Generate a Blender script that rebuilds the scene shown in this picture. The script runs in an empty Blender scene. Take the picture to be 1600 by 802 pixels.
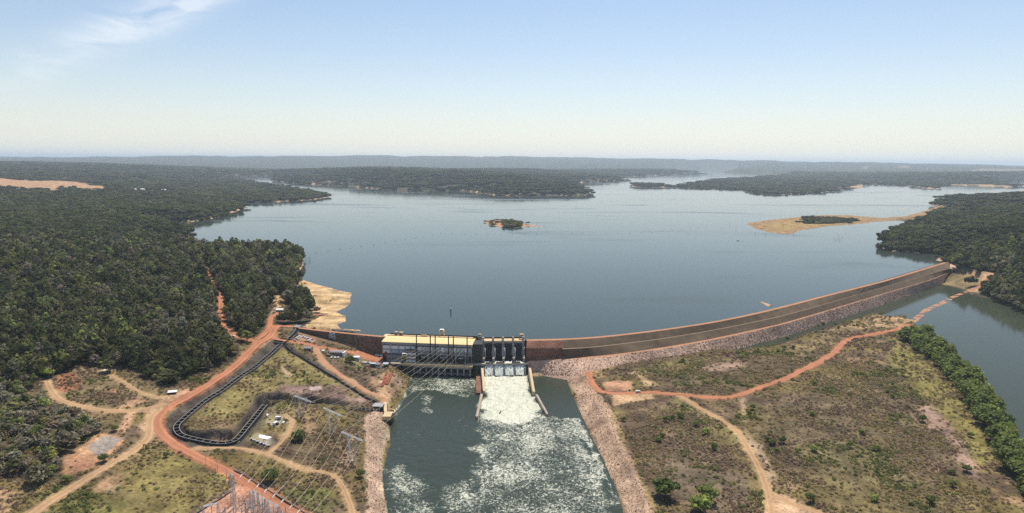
import bpy, bmesh, math, random
import numpy as np
from mathutils import Vector, Matrix

random.seed(7)
RNG = np.random.default_rng(11)
scene = bpy.context.scene
COL = scene.collection
R = math.radians

# ------------------------------------------------------------------ camera
F = 1081.0                     # focal length in units of a 1600 wide frame
CX, CY = 800.0, 401.0
HC = 200.0                     # camera height above the reservoir
PITCH = math.atan((401 - 252.3) / F)
ROLL = R(0.455)
fw = np.array([0, math.cos(PITCH), -math.sin(PITCH)])
r0 = np.array([1.0, 0, 0]); u0 = np.array([0, math.sin(PITCH), math.cos(PITCH)])
rt = math.cos(ROLL) * r0 + math.sin(ROLL) * u0
up = -math.sin(ROLL) * r0 + math.cos(ROLL) * u0
cam_data = bpy.data.cameras.new('camera')
cam = bpy.data.objects.new('camera', cam_data); COL.objects.link(cam)
cam_data.sensor_width = 36.0; cam_data.sensor_fit = 'HORIZONTAL'
cam_data.lens = F / 1600 * 36
cam_data.clip_start = 1.0; cam_data.clip_end = 200000.0
M = Matrix.Identity(4)
for i in range(3):
    M[i][0] = rt[i]; M[i][1] = up[i]; M[i][2] = -fw[i]
M[2][3] = HC
cam.matrix_world = M
scene.camera = cam

# ------------------------------------------------------------------ world, sun, exposure
SUN_AZ, SUN_EL = R(15), R(62)
world = bpy.data.worlds.new('World'); scene.world = world; world.use_nodes = True
wn = world.node_tree.nodes; wl = world.node_tree.links; wn.clear()
w_out = wn.new('ShaderNodeOutputWorld'); w_bg = wn.new('ShaderNodeBackground')
sky = wn.new('ShaderNodeTexSky'); sky.sky_type = 'NISHITA'; sky.sun_disc = False
sky.sun_elevation = SUN_EL; sky.sun_rotation = SUN_AZ
sky.altitude = 300; sky.air_density = 1.0; sky.dust_density = 1.0; sky.ozone_density = 2.2
w_bg.inputs['Strength'].default_value = 0.125
# thin cirrus high in the sky, one main streak and faint wisps
tc = wn.new('ShaderNodeTexCoord')
def wmath(op, a, b=None, c=None):
    n = wn.new('ShaderNodeMath'); n.operation = op
    for i, v in enumerate((a, b, c)):
        if v is None: continue
        if isinstance(v, (int, float)): n.inputs[i].default_value = v
        else: wl.new(v, n.inputs[i])
    return n.outputs[0]
sep = wn.new('ShaderNodeSeparateXYZ'); wl.new(tc.outputs['Generated'], sep.inputs[0])
az = wmath('ARCTAN2', sep.outputs['X'], sep.outputs['Y'])
el = wmath('ARCSINE', sep.outputs['Z'])
comb = wn.new('ShaderNodeCombineXYZ')
wl.new(az, comb.inputs[0]); wl.new(el, comb.inputs[1])
wmap = wn.new('ShaderNodeMapping'); wmap.inputs['Rotation'].default_value = (0, 0, R(-26)); wmap.inputs['Scale'].default_value = (3.2, 12, 1)
wl.new(comb.outputs[0], wmap.inputs[0])
n1 = wn.new('ShaderNodeTexNoise'); n1.inputs['Scale'].default_value = 2.6; n1.inputs['Detail'].default_value = 9; n1.inputs['Roughness'].default_value = .62; n1.inputs['Distortion'].default_value = .9
wl.new(wmap.outputs[0], n1.inputs['Vector'])
# streak axis: from (az,el) = (-0.66, .085) to (-.40,.235)
sx = wmath('ADD', az, 0.455); sy = wmath('SUBTRACT', el, 0.182)
ca, sa = math.cos(R(29)), math.sin(R(29))
ua = wmath('ADD', wmath('MULTIPLY', sx, ca), wmath('MULTIPLY', sy, sa))
va = wmath('SUBTRACT', wmath('MULTIPLY', sy, ca), wmath('MULTIPLY', sx, sa))
def bell(v, w):
    q = wmath('DIVIDE', v, w); return wmath('POWER', 2.718, wmath('MULTIPLY', wmath('MULTIPLY', q, q), -1))
streak = wmath('MULTIPLY', bell(va, .021), bell(ua, .16))
cov = wmath('MULTIPLY', streak, wmath('MULTIPLY', wmath('SUBTRACT', n1.outputs[0], .35), 3.6))
faint = wmath('MULTIPLY', wmath('MAXIMUM', wmath('SUBTRACT', n1.outputs[0], .64), 0), 0.6)
cov = wmath('MINIMUM', wmath('MAXIMUM', wmath('ADD', cov, faint), 0), .62)
# pale veil of dust and high thin cloud low over the horizon, the same all round
veil = wmath('MULTIPLY', wmath('POWER', 2.718, wmath('MULTIPLY', wmath('MAXIMUM', el, 0), -13.0)), .80)
vmix = wn.new('ShaderNodeMix'); vmix.data_type = 'RGBA'
wl.new(veil, vmix.inputs['Factor']); wl.new(sky.outputs[0], vmix.inputs['A']); vmix.inputs['B'].default_value = (8.6, 8.35, 7.5, 1)
cmix = wn.new('ShaderNodeMix'); cmix.data_type = 'RGBA'
wl.new(cov, cmix.inputs['Factor']); wl.new(vmix.outputs['Result'], cmix.inputs['A'])
cmix.inputs['B'].default_value = (7.4, 7.8, 8.2, 1)
wl.new(cmix.outputs['Result'], w_bg.inputs['Color']); wl.new(w_bg.outputs[0], w_out.inputs['Surface'])

sun_d = bpy.data.lights.new('sun', 'SUN'); sun = bpy.data.objects.new('sun', sun_d); COL.objects.link(sun)
sun_d.energy = 5.0; sun_d.angle = R(0.5); sun_d.color = (1.0, 0.94, 0.84)
sv = Vector((math.sin(SUN_AZ) * math.cos(SUN_EL), math.cos(SUN_AZ) * math.cos(SUN_EL), math.sin(SUN_EL)))
sun.rotation_euler = sv.to_track_quat('Z', 'Y').to_euler()
sun.location = (0, 0, 900)
scene.view_settings.view_transform = 'Standard'; scene.view_settings.look = 'None'
scene.view_settings.gamma = 1.0; scene.view_settings.use_curve_mapping = False
scene.view_settings.exposure = 0.0
scene.cycles.max_bounces = 6; scene.cycles.diffuse_bounces = 2; scene.cycles.glossy_bounces = 3
scene.cycles.transmission_bounces = 2; scene.cycles.volume_bounces = 2; scene.cycles.transparent_max_bounces = 8
scene.cycles.use_denoising = False
scene.cycles.sample_clamp_direct = 6.0
scene.cycles.sample_clamp_indirect = 4.0
try:
    scene.cycles.denoiser = 'OPENIMAGEDENOISE'
    scene.cycles.denoising_prefilter = 'ACCURATE'
except Exception:
    pass

# ------------------------------------------------------------------ unprojection helpers
def rays(px):
    px = np.asarray(px, float).reshape(-1, 2)
    a = (px[:, 0] - CX) / F; b = (CY - px[:, 1]) / F
    return fw[None] + a[:, None] * rt[None] + b[:, None] * up[None]
def at(px, z):
    """points of pixels px on the level z"""
    d = rays(px); z = np.broadcast_to(np.asarray(z, float), (len(d),))
    dz = np.minimum(d[:, 2], -2e-4)
    t = (z - HC) / dz
    t = np.minimum(t, 90000)
    P = d * t[:, None]; P[:, 2] += HC
    return P
def lp(P):
    """log-polar ground coordinates"""
    P = np.asarray(P)
    return np.stack([np.arctan2(P[..., 0], P[..., 1]), np.log(np.maximum(np.hypot(P[..., 0], P[..., 1]), 1))], -1)

def hash2(ix, iy, seed):
    h = (ix.astype(np.int64) * 374761393 + iy.astype(np.int64) * 668265263 + seed * 1274126177) & 0xffffffff
    h = ((h ^ (h >> 13)) * 1274126177) & 0xffffffff
    return ((h ^ (h >> 16)) & 0xffffff) / float(0xffffff)
def vnoise(x, y, seed=0):
    ix = np.floor(x); iy = np.floor(y); fx = x - ix; fy = y - iy
    fx = fx * fx * (3 - 2 * fx); fy = fy * fy * (3 - 2 * fy)
    a = hash2(ix, iy, seed); b = hash2(ix + 1, iy, seed); c = hash2(ix, iy + 1, seed); d = hash2(ix + 1, iy + 1, seed)
    return (a * (1 - fx) + b * fx) * (1 - fy) + (c * (1 - fx) + d * fx) * fy
def fbm(x, y, scale, octs=4, seed=0, rough=.5):
    s = 0; amp = 1; tot = 0; x = x / scale; y = y / scale
    for o in range(octs):
        s = s + amp * vnoise(x, y, seed + o * 17); tot += amp; amp *= rough
        x, y = x * 1.93 + y * .31 + 3.7, y * 1.93 - x * .31 + 1.3
    return s / tot            # 0..1
def sstep(a, b, x):
    t = np.clip((x - a) / (b - a), 0, 1); return t * t * (3 - 2 * t)

def poly_sd(Q, poly, closed=True):
    """signed distance of points Q (n,2) to polygon (m,2): negative inside"""
    Q = np.asarray(Q, np.float32); poly = np.asarray(poly, np.float32)
    n = len(poly); best = np.full(len(Q), 1e9, np.float32); ins = np.zeros(len(Q), bool)
    for i in range(n if closed else n - 1):
        a = poly[i]; b = poly[(i + 1) % n]; e = b - a
        w0 = Q[:, 0] - a[0]; w1 = Q[:, 1] - a[1]
        L = e[0] * e[0] + e[1] * e[1] + 1e-12
        t = np.clip((w0 * e[0] + w1 * e[1]) / L, 0, 1)
        dx = w0 - t * e[0]; dy = w1 - t * e[1]
        np.minimum(best, dx * dx + dy * dy, out=best)
        if closed:
            c = ((a[1] > Q[:, 1]) != (b[1] > Q[:, 1]))
            with np.errstate(divide='ignore', invalid='ignore'):
                xi = a[0] + (Q[:, 1] - a[1]) / (b[1] - a[1] if b[1] != a[1] else 1e-9) * e[0]
            ins ^= c & (Q[:, 0] < xi)
    d = np.sqrt(best)
    return np.where(ins, -d, d) if closed else d
# ------------------------------------------------------------------ tracing of the place (pixels of the 1600 wide photograph, put on the ground)
LAKE_Z, TAIL_Z, RIVER_Z, CREST_Z, DECK_Z = 0.0, -30.0, -26.0, 3.0, -18.0
LAKE_PX = [(600,526),(565,522),(562,516),(546,515),(532,514),(527,507),(539,503),(541,494),(526,488),(540,482),(546,474),(548,458),(530,454),(500,446),(478,440),(470,437),
 (466,428),(473,415),(474,404),(468,398),(440,394),(400,394),(360,395),(330,396),(305,394),(285,390),(268,384),(262,378),
 (275,376),(290,374),(300,371),(306,368),(298,364),(280,360),(265,356),(255,352),(265,349),(290,347),(310,346),(340,340),(365,332),(385,325),(386,323),(372,321),(360,319),(352,317),
 (370,317),(400,317),(420,317),(450,315),(480,313),(500,311),(517,308),(508,305),(490,301),(460,296),(430,291),(400,286),(370,281),(345,279),
 (350,277.5),(370,276.5),(400,275.5),(422,275.5),(430,279),(429,283),(450,286),(480,288),(520,289.5),(556,292),(580,295),(600,297),(650,298),(718,298.5),(740,300.5),(770,305),(800,306.5),(850,305),(900,306.5),(917,305),(920,302),
 (912,298),(905,294),(900,289.5),(902,286),(930,284.5),(952,283),(976,281.5),(965,279),(962,277),(1000,276),(1040,274),(1091,272.8),(1086,270.5),(1060,269.5),(1020,268.6),(1012,267.6),(1030,267),(1066,266.3),(1100,265.8),(1140,265.8),(1158,266.4),
 (1142,267.6),(1129,269),(1132,270.5),(1150,271.5),(1200,272),(1237,272.8),(1232,275),(1200,277.5),(1150,280),(1124,282.5),(1100,286),(1070,289),(1050,292),(1038,291),(1020,288),(1000,287.5),(985,289.5),(990,292.5),(1010,294.5),
 (1036,293),(1075,294.5),(1125,296),(1165,297),(1170,300),(1190,304),(1225,304.5),(1275,301.5),(1307,299),(1317,296.5),(1342,295.5),(1350,291),(1347,288.5),(1380,287.5),(1395,290),(1425,291.5),(1450,295.5),(1472,295.5),(1458,290),(1500,290.5),(1570,294),(1592,291.5),(1575,288.5),(1562,285),(1585,283),(1610,281.5),(1680,281),
 (1680,304),(1600,310),(1560,313),(1500,312),(1475,312),(1455,315),(1450,318),(1465,323),(1441,331),(1420,337),(1402,340),(1380,340.5),(1360,339.5),(1330,336.5),(1287,336),(1250,339),(1200,344),(1180,347),(1166,350),(1178,357),(1200,363),(1232,366.5),(1250,361),(1287,354.5),(1340,350.5),(1375,346.5),(1405,343.5),(1427,345),(1430,350),(1418,355),(1400,362),(1385,371),(1380,379),(1377,388),(1386,391.5),(1410,394.5),(1440,396),(1468,395),(1472,398),(1470,402),(1464,407),(1476,410.5)]
DAM_C = [(822,530.5),(850,530),(870,529.5),(907,528.5),(970,522.5),(1032,515),(1107,504),(1170,491.5),(1220,479.5),(1287,462),(1375,440),(1450,417.5),(1480,408.5)]
DAM_M = [(822,547),(861,545.5),(907,545),(957,539),(1032,530),(1120,515),(1170,505),(1220,494.5),(1270,481),(1337,461),(1412,440),(1484,420)]
DAM_B = [(823,564),(865,561),(907,560),(970,554),(1032,544.5),(1095,534),(1157,521),(1220,507),(1275,491),(1375,461),(1450,439),(1487,425)]
DAM_T = [(826,586),(860,584),(900,590),(945,585),(975,576),(1020,566),(1070,559),(1145,547.5),(1220,529),(1275,511),(1337,491),(1412,466),(1470,445),(1491,431)]
LAKE_FULL = LAKE_PX + DAM_C[::-1]
TAIL_PX = [(640,585),(642,584),(740,588),(748,588),(757,586),(822,586),(831,589),(883,587),(901,629),(916,663),(937,708),(961,759),(977,802),(990,835),(990,980),(608,980),(609,830),(608,802),(602,771),(599,738),(604,715),(609,696),(611,672),(612,650),(617,640),(623,632),(632,618),(635,611),(639,596)]
RIVER_PX = [(1132,551),(1145,547.5),(1220,529),(1275,511),(1337,491),(1412,466),(1470,445),(1478,446),(1495,450),(1512,453),(1532,459),(1550,466),(1575,480),(1600,491),(1700,530),(1760,700),(1760,850),(1660,790),(1590,706),(1571,676),(1547,640),(1531,611),(1495,574),(1467,550),(1435,526),(1436,519),(1427,507),(1429,500),(1420,499),(1415,493),(1390,495),(1370,490),(1337,499),(1300,512),(1275,518),(1217,540),(1180,546)]
ISLAND_PX = [(757,346.5),(765,344),(774,343),(782,345),(800,346.5),(815,349),(826,350.5),(847,354),(846,355.5),(830,354),(818,354.5),(805,356.5),(785,356),(774,353.5),(762,351)]
SPIT_PX = [(1186,471),(1196,473),(1206,477),(1216,478),(1226,476),(1224,481),(1208,485)]

CTRL = [  # px, py, z
 (430,515,3),(400,530,4),(330,430,16),(311,415,18),(380,560,1),(300,610,-3),(250,640,-6),(240,660,-8),(260,690,-10),(330,730,-14),(400,770,-17),(470,802,-20),(400,830,-20),
 (100,450,22),(0,450,26),(-150,500,22),(200,400,17),(0,550,10),(150,520,7),(0,650,-2),(100,640,-4),(60,802,-13),(150,700,-9),(200,760,-13),(-100,700,0),(-100,900,-14),(250,450,16),(250,530,6),(300,560,3),
 (400,400,9),(440,420,7),(430,470,4),(420,500,4),(470,450,2),(350,500,7),
 (440,545,-2),(330,620,-6),(440,590,-8),(540,600,-13),(590,625,-17),(480,560,-6),(520,540,-8),(580,560,-17),(460,527,-1),(500,575,-9),(545,590,-14),(600,598,-19.5),(620,610,-22),(600,640,-21.5),(585,700,-22.5),(585,790,-23),(585,900,-23),(540,700,-20),(500,690,-18),(430,660,-15.5),(450,720,-16),(520,760,-19),(560,640,-19),(300,680,-10),(380,690,-14),(420,620,-10),
 (905,565,-18),(930,640,-21),(975,740,-22),(1000,795,-22),(1050,900,-23),(895,590,-20),(960,600,-20),(1000,613,-20),(1100,621,-20),(1200,600,-19),(1300,552,-19.5),(1400,515,-21),(1100,590,-18.5),(1250,540,-18.5),(1350,512,-20),(1160,560,-20),(1000,585,-20),
 (1100,700,-22),(1200,740,-23),(1300,650,-20),(1400,600,-20.5),(1450,620,-21),(1500,660,-21),(1400,720,-22),(1550,780,-22),(1530,640,-23),(1300,790,-24),(1600,802,-22),(1440,540,-23.5),(1500,590,-23.5),(1560,670,-23.5),(1700,900,-23),
 (1560,440,-10),(1600,465,-12),(1700,480,-8),(1500,350,25),(1560,330,40),(1600,330,48),(1600,303,60),(1700,310,75),(1700,400,50),(1600,400,34),(1450,360,14),(1400,380,9),(1490,400,7),(1500,430,-13),(1530,440,-14),(1500,309,14),(1490,330,14),
 (0,300,42),(100,285,52),(200,330,26),(0,400,36),(100,350,36),(-150,330,48),(300,300,18),(450,298,6),(400,292,4),(350,289,5),(300,291,10),(300,285,12),(250,275,45),(300,265,70),(250,330,28),(320,330,16),(340,365,10),(200,370,22),(0,262,105),(200,258,110),(-200,265,110),(450,265,80),(520,281,30),(500,270,72),(470,275,42),(450,283,8),(600,269,95),(440,268,40),(400,268,40),(350,270,45),
 (600,267.8,30),(700,267.8,30),(800,267.8,30),(520,267.8,30),(860,267,35),(600,279,60),(700,284,45),(800,281,70),(800,274,95),(600,287,28),(700,276,75),(700,267,80),(600,262,110),(800,262,105),(450,278,18),(850,288,25),(850,273,50),(950,273,22),(960,264,70),
 (1300,282,22),(1300,273,42),(1200,287,12),(1200,279,16),(1450,280,32),(1450,270,75),(1150,291,7),(1010,290,6),(1170,267,8),(1300,265,40),(1200,262,10),(1240,268,8),(1150,264,4),(1220,260,30),(1400,262,90),(1550,275,80),(1550,285,20),(1100,259,12),
]
FLAT = []
# ---- terrain sheet: a polar grid about the spot below the camera
AZ = np.radians(np.linspace(-54, 54, 1081))
yy = np.arange(900, 262.0, -1.0)
rr = (HC + 15) / np.tan(np.arctan((yy - CY) / F) + PITCH)
rr = np.concatenate([[140, 190, 240], rr[rr > 270], np.geomspace(rr[-1] * 1.04, 60000, 22)])
NR, NA = len(rr), len(AZ)
GA, GR = np.meshgrid(AZ, rr)
GX, GY = GR * np.sin(GA), GR * np.cos(GA)
GLP = np.stack([GA, np.log(GR)], -1).reshape(-1, 2)
LR = np.log(rr)

def tps_fit(cp, cz, lam=1e-3):
    n = len(cp); d = np.sqrt(((cp[:, None] - cp[None]) ** 2).sum(-1))
    K = np.where(d > 0, d * d * np.log(d + 1e-12), 0) + lam * np.eye(n)
    P = np.concatenate([np.ones((n, 1)), cp], 1)
    A = np.block([[K, P], [P.T, np.zeros((3, 3))]])
    w = np.linalg.solve(A, np.concatenate([cz, np.zeros(3)]))
    def f(q):
        out = np.zeros(len(q))
        for i in range(n):
            dd = ((q - cp[i]) ** 2).sum(-1)
            out += w[i] * .5 * dd * np.log(dd + 1e-12)
        return out + w[n] + q @ w[n + 1:]
    return f
c = np.array(CTRL, float)
CP = at(c[:, :2], c[:, 2])
tf = tps_fit(lp(CP), c[:, 2])
# evaluate on a coarse grid and refine linearly
ia = np.arange(0, NA, 4); ir = np.concatenate([np.arange(0, NR - 1, 3), [NR - 1]])
zc = tf(np.stack(np.meshgrid(AZ[ia], LR[ir]), -1).reshape(-1, 2)).reshape(len(ir), len(ia))
zt = np.stack([np.interp(AZ, AZ[ia], row) for row in zc])
GZ = np.stack([np.interp(LR, LR[ir], zt[:, k]) for k in range(NA)], 1)
GZ = np.clip(GZ, -36, 150)
# far country: rises slowly to a level skyline
far = sstep(13000, 24000, GR)
pxa = 800 + F * np.tan(np.clip(GA, -1.0, 1.0)) * 1.0
sky_rise = np.interp(pxa, [0, 200, 400, 600, 800, 1000, 1200, 1400, 1600], [0, 2.2, 5, 7.2, 7.6, 6.6, 3.4, 1.4, -.5])
zfar = HC + sky_rise * 22000 / F + (fbm(GA * 40, GA * 0, 1.0, 4, 5) - .5) * 60
zfar = zfar + 60 * (fbm(GA * 9, np.log(GR) * 9, 1, 4, 8) - .5)
GZ = GZ * (1 - far) + zfar * far

def polylp(px, z):
    return lp(at(px, z))
shore_wob = (fbm(GX, GY, 40, 4, 31) - .5)
def sdm(poly):
    return poly_sd(GLP, poly).reshape(NR, NA) * GR
# lake
lake_lp = polylp(LAKE_FULL, LAKE_Z)
SD_LAKE = sdm(lake_lp) + shore_wob * np.clip(GR * .006, 2, 40)
SD_TAIL = sdm(polylp(TAIL_PX, TAIL_Z)) + shore_wob * 4
SD_RIV = sdm(polylp(RIVER_PX, RIVER_Z)) + shore_wob * 4
SD_ISL = sdm(polylp(ISLAND_PX, LAKE_Z)) + shore_wob * 8
SD_SPIT = sdm(polylp(SPIT_PX, LAKE_Z)) + shore_wob * 3
SD_LAKE = np.maximum(SD_LAKE, -np.minimum(SD_ISL, SD_SPIT))   # islands are holes in the lake
dam_zone = sdm(np.concatenate([polylp(DAM_C, CREST_Z), polylp(DAM_T[::-1], -24)]))
# downstream region, where the ground may lie below the lake
DOWN = [(350,560),(410,530),(430,520),(466,512),(520,519),(600,526),(740,528)] + DAM_C + [(1480,408),(1492,418),(1540,430),(1600,445),(1800,470),(1800,1300),(-300,1300),(-300,600),(100,600)]
SD_DOWN = sdm(np.concatenate([polylp(DOWN, -2.0)]))

relief = (fbm(GX, GY, 90, 4, 3) - .5) * 9 * sstep(0, 120, SD_DOWN) + (fbm(GX, GY, 14, 4, 9) - .5) * 1.6
relief += (fbm(GX, GY, 420, 4, 13) - .5) * 34 * sstep(2500, 6000, GR)
relief += (fbm(GX, GY, 45, 3, 23) - .5) * 2.5 * (SD_DOWN < 0)
GZ = GZ + relief
head = sdm(polylp([(300,283),(345,280),(370,282),(430,290),(508,304),(500,311),(420,317),(370,317),(330,310),(300,300)], 4.0))
GZ = np.where(head < 400, np.minimum(GZ, 5 + np.maximum(head, 0) * .08), GZ)     # the low wooded headland before the side inlet
GROUND0 = GZ.copy()
def shape_water(GZ, sd, level, lower=None, slope=.30, bed=6.0):
    land = np.minimum(GZ, level + .25 + np.maximum(sd, 0) * slope)
    if lower is not None:
        land = np.where(lower, np.maximum(land, level + .25 + np.clip(sd * .03, 0, 1.2)), land)
    bedz = level - .35 - np.clip(-sd * .12, 0, bed)
    return np.where(sd > 0, land, bedz)
ups = (SD_DOWN > 4)
GZ = shape_water(GZ, SD_LAKE, LAKE_Z, ups)
t_near = (SD_TAIL < 60)
GZ = np.where(t_near, shape_water(GZ, SD_TAIL, TAIL_Z, (SD_TAIL > 0) & (SD_TAIL < 30), .62), GZ)
GZ = np.where(SD_RIV < 40, shape_water(GZ, SD_RIV, RIVER_Z, (SD_RIV > 0) & (SD_RIV < 25), .4), GZ)

class Field:
    """bilinear lookup of a grid value"""
    def __call__(self, G, x, y):
        a = np.arctan2(x, y); l = np.log(np.maximum(np.hypot(x, y), 1))
        fa = np.clip((a - AZ[0]) / (AZ[1] - AZ[0]), 0, NA - 1.001)
        fr = np.clip(np.interp(l, LR, np.arange(NR)), 0, NR - 1.001)
        i = fr.astype(int); j = fa.astype(int); u = fr - i; v = fa - j
        return (G[i, j] * (1 - u) * (1 - v) + G[i + 1, j] * u * (1 - v) + G[i, j + 1] * (1 - u) * v + G[i + 1, j + 1] * u * v)
look = Field()
def Z(x, y): return look(GZ, np.asarray(x, float), np.asarray(y, float))
_tt = np.geomspace(250, 60000, 420)
def hit(px):
    """where the line of sight through a pixel meets the ground or a water level"""
    px = np.asarray(px, float).reshape(-1, 2); d = rays(px)
    h = np.hypot(d[:, 0], d[:, 1]); d = d / h[:, None]
    out = np.zeros((len(px), 3))
    for k in range(len(px)):
        x, y, z = d[k, 0] * _tt, d[k, 1] * _tt, HC + d[k, 2] * _tt
        below = z < Z(x, y)
        i = int(np.argmax(below)) if below.any() else len(_tt) - 1
        a, b = _tt[max(i - 1, 0)], _tt[i]
        for _ in range(12):
            m = (a + b) / 2
            if HC + d[k, 2] * m < Z(d[k, 0] * m, d[k, 1] * m): b = m
            else: a = m
        out[k] = (d[k, 0] * b, d[k, 1] * b, HC + d[k, 2] * b)
    return out
def hitlp(px): return lp(hit(px))

# ---- cuttings of the fish passage and the canal
LADDER_UP = [(466,514),(463,519.5),(457,525),(450,530.5)]
LADDER = [(440,535.5),(436,540),(415,559),(395,575),(380,584.5),(363,597),(345,610),(324,624),(303,639),(288,652),(279,661),(275.5,667),(277,673),(281,677.5),(288,681),(304,685),(324,689),(338,691.5),(354,692),(366,688.5),(373,682),(382,671),(393,657.5),(402,645),(409,635),(414,628)]
CANAL = [(444,538),(454,549),(465,555),(480,564),(500,576),(509,582),(523,590.5),(537,599),(551,607.5),(560,613.5),(575,622),(585,628)]
CUT = [(284,664),(300,672),(320,672),(340,669),(363,670.5),(372,661),(390,637),(399,620),(417,612),(435,612),(460,617),(480,614),(505,621),(530,622),(548,630),(545,637),(530,634),(492,632),(470,630.5),(440,626.5),(418,624),(410,634),(402,644),(393,657),(382,671),(373,681),(365,688),(352,691),(338,690.5),(324,688),(304,684),(288,679.5),(280,671)]
def resample(P, step):
    P = np.asarray(P, float)
    # Catmull-Rom through the points, then even spacing
    Q = np.concatenate([[2 * P[0] - P[1]], P, [2 * P[-1] - P[-2]]])
    pts = []
    for i in range(1, len(Q) - 2):
        p0, p1, p2, p3 = Q[i - 1], Q[i], Q[i + 1], Q[i + 2]
        for t in np.linspace(0, 1, 12, endpoint=False):
            pts.append(.5 * ((2 * p1) + (p2 - p0) * t + (2 * p0 - 5 * p1 + 4 * p2 - p3) * t * t + (3 * p1 - p0 - 3 * p2 + p3) * t ** 3))
    pts.append(P[-1]); pts = np.array(pts)
    s = np.concatenate([[0], np.cumsum(np.linalg.norm(np.diff(pts[:, :2], axis=0), axis=1))])
    n = max(2, int(round(s[-1] / step)) + 1)
    q = np.linspace(0, s[-1], n)
    return np.stack([np.interp(q, s, pts[:, k]) for k in range(pts.shape[1])], 1)
def smooth1(v, k=9):
    p = np.pad(v, k, mode='edge'); return np.convolve(p, np.ones(2 * k + 1) / (2 * k + 1), 'valid')
def centre(px, step=3.0, sm=8):
    P = resample(hit(px), step); P[:, 2] = smooth1(P[:, 2], sm); return P
lad = centre(LADDER); lad[:, 2] = np.minimum.accumulate(lad[:, 2] - .2)
lup = centre(LADDER_UP, 2.0); lup[:, 2] = np.linspace(1.0, -1.5, len(lup))
can = centre(CANAL); can[:, 2] = np.minimum.accumulate(can[:, 2] - .4)
cut_lp = hitlp(CUT)
def line_field(P, reach):
    """for grid vertices near a line: distance and height of the line there"""
    lpP = lp(P).astype(np.float32); q = GLP.astype(np.float32)
    m = (q[:, 0] > lpP[:, 0].min() - .1) & (q[:, 0] < lpP[:, 0].max() + .1) & (q[:, 1] > lpP[:, 1].min() - .1) & (q[:, 1] < lpP[:, 1].max() + .1)
    idx = np.nonzero(m)[0]; D = np.full(NR * NA, 1e6, np.float32); H = np.zeros(NR * NA, np.float32); S = np.zeros(NR * NA, np.float32)
    X, Y = GX.reshape(-1)[idx], GY.reshape(-1)[idx]
    best = np.full(len(idx), 1e9); hh = np.zeros(len(idx)); ss = np.zeros(len(idx))
    T = np.gradient(P[:, :2], axis=0)
    for k, p in enumerate(P):
        dd = (X - p[0]) ** 2 + (Y - p[1]) ** 2; b = dd < best
        best[b] = dd[b]; hh[b] = p[2]
        ss[b] = np.sign(T[k, 0] * (Y[b] - p[1]) - T[k, 1] * (X[b] - p[0]))
    D[idx] = np.sqrt(best); H[idx] = hh; S[idx] = ss
    return D.reshape(NR, NA), H.reshape(NR, NA), S.reshape(NR, NA)
GZ_BEFORE = GZ.copy()
SD_CUT = sdm(cut_lp)
rockn = fbm(GX, GY, 7, 4, 77)
depth_cut = np.interp(GA, [-.50, -.36, -.27, -.24], [6.0, 9.0, 8.0, 3.0])
GZ = GZ - depth_cut * sstep(0, -4.5, SD_CUT + (rockn - .5) * 3) + (rockn - .5) * 2.5 * (SD_CUT < 3)
D_L, H_L, S_L = line_field(lad, 20)
# the channel itself, with a dark cut slope on its uphill side
GZ = np.where(D_L < 3.0, np.minimum(GZ, H_L - 4.6), GZ)
bench = (D_L >= 4.6) & (D_L < 13) & (S_L < 0)
GZ = np.where((D_L >= 3.0) & (D_L < 16) & (S_L < 0) & (SD_CUT > 2), np.minimum(GZ, H_L - 1.6 + np.maximum(0, D_L - 7) * .9 + (rockn - .5) * 2), GZ)
D_U, H_U, S_U = line_field(lup, 10)
GZ = np.where(D_U < 3.8, np.minimum(GZ, H_U - 3.5), GZ)
D_C, H_C, S_C = line_field(can, 20)
GZ = np.where(D_C < 2.4, np.minimum(GZ, H_C - 3.6 + (rockn - .5)), GZ)
GZ = np.where((D_C >= 2.4) & (D_C < 11) & (S_C > 0), np.minimum(GZ, H_C - 2.2 + (D_C - 3) * .55 + (rockn - .5) * 1.5), GZ)
# dam zone: the ground stays under the embankment
GZ = np.where(dam_zone < -3, np.minimum(GZ, -27.5), GZ)
DAML_C = [(467,511.5),(500,515.5),(540,519.5),(570,522.5),(600,525)]
DAML_T = [(466,521),(494,530),(531,540),(557,547),(580,552.5),(598,557)]
daml_tz = [0, -4, -9, -12.5, -16, -17.5]
dl_poly = np.concatenate([polylp(DAML_C, CREST_Z), lp(at(DAML_T[::-1], np.array(daml_tz[::-1], float)))])
SD_DL = sdm(dl_poly)
GZ = np.where(SD_DL < -2, np.minimum(GZ, -20), GZ)
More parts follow.
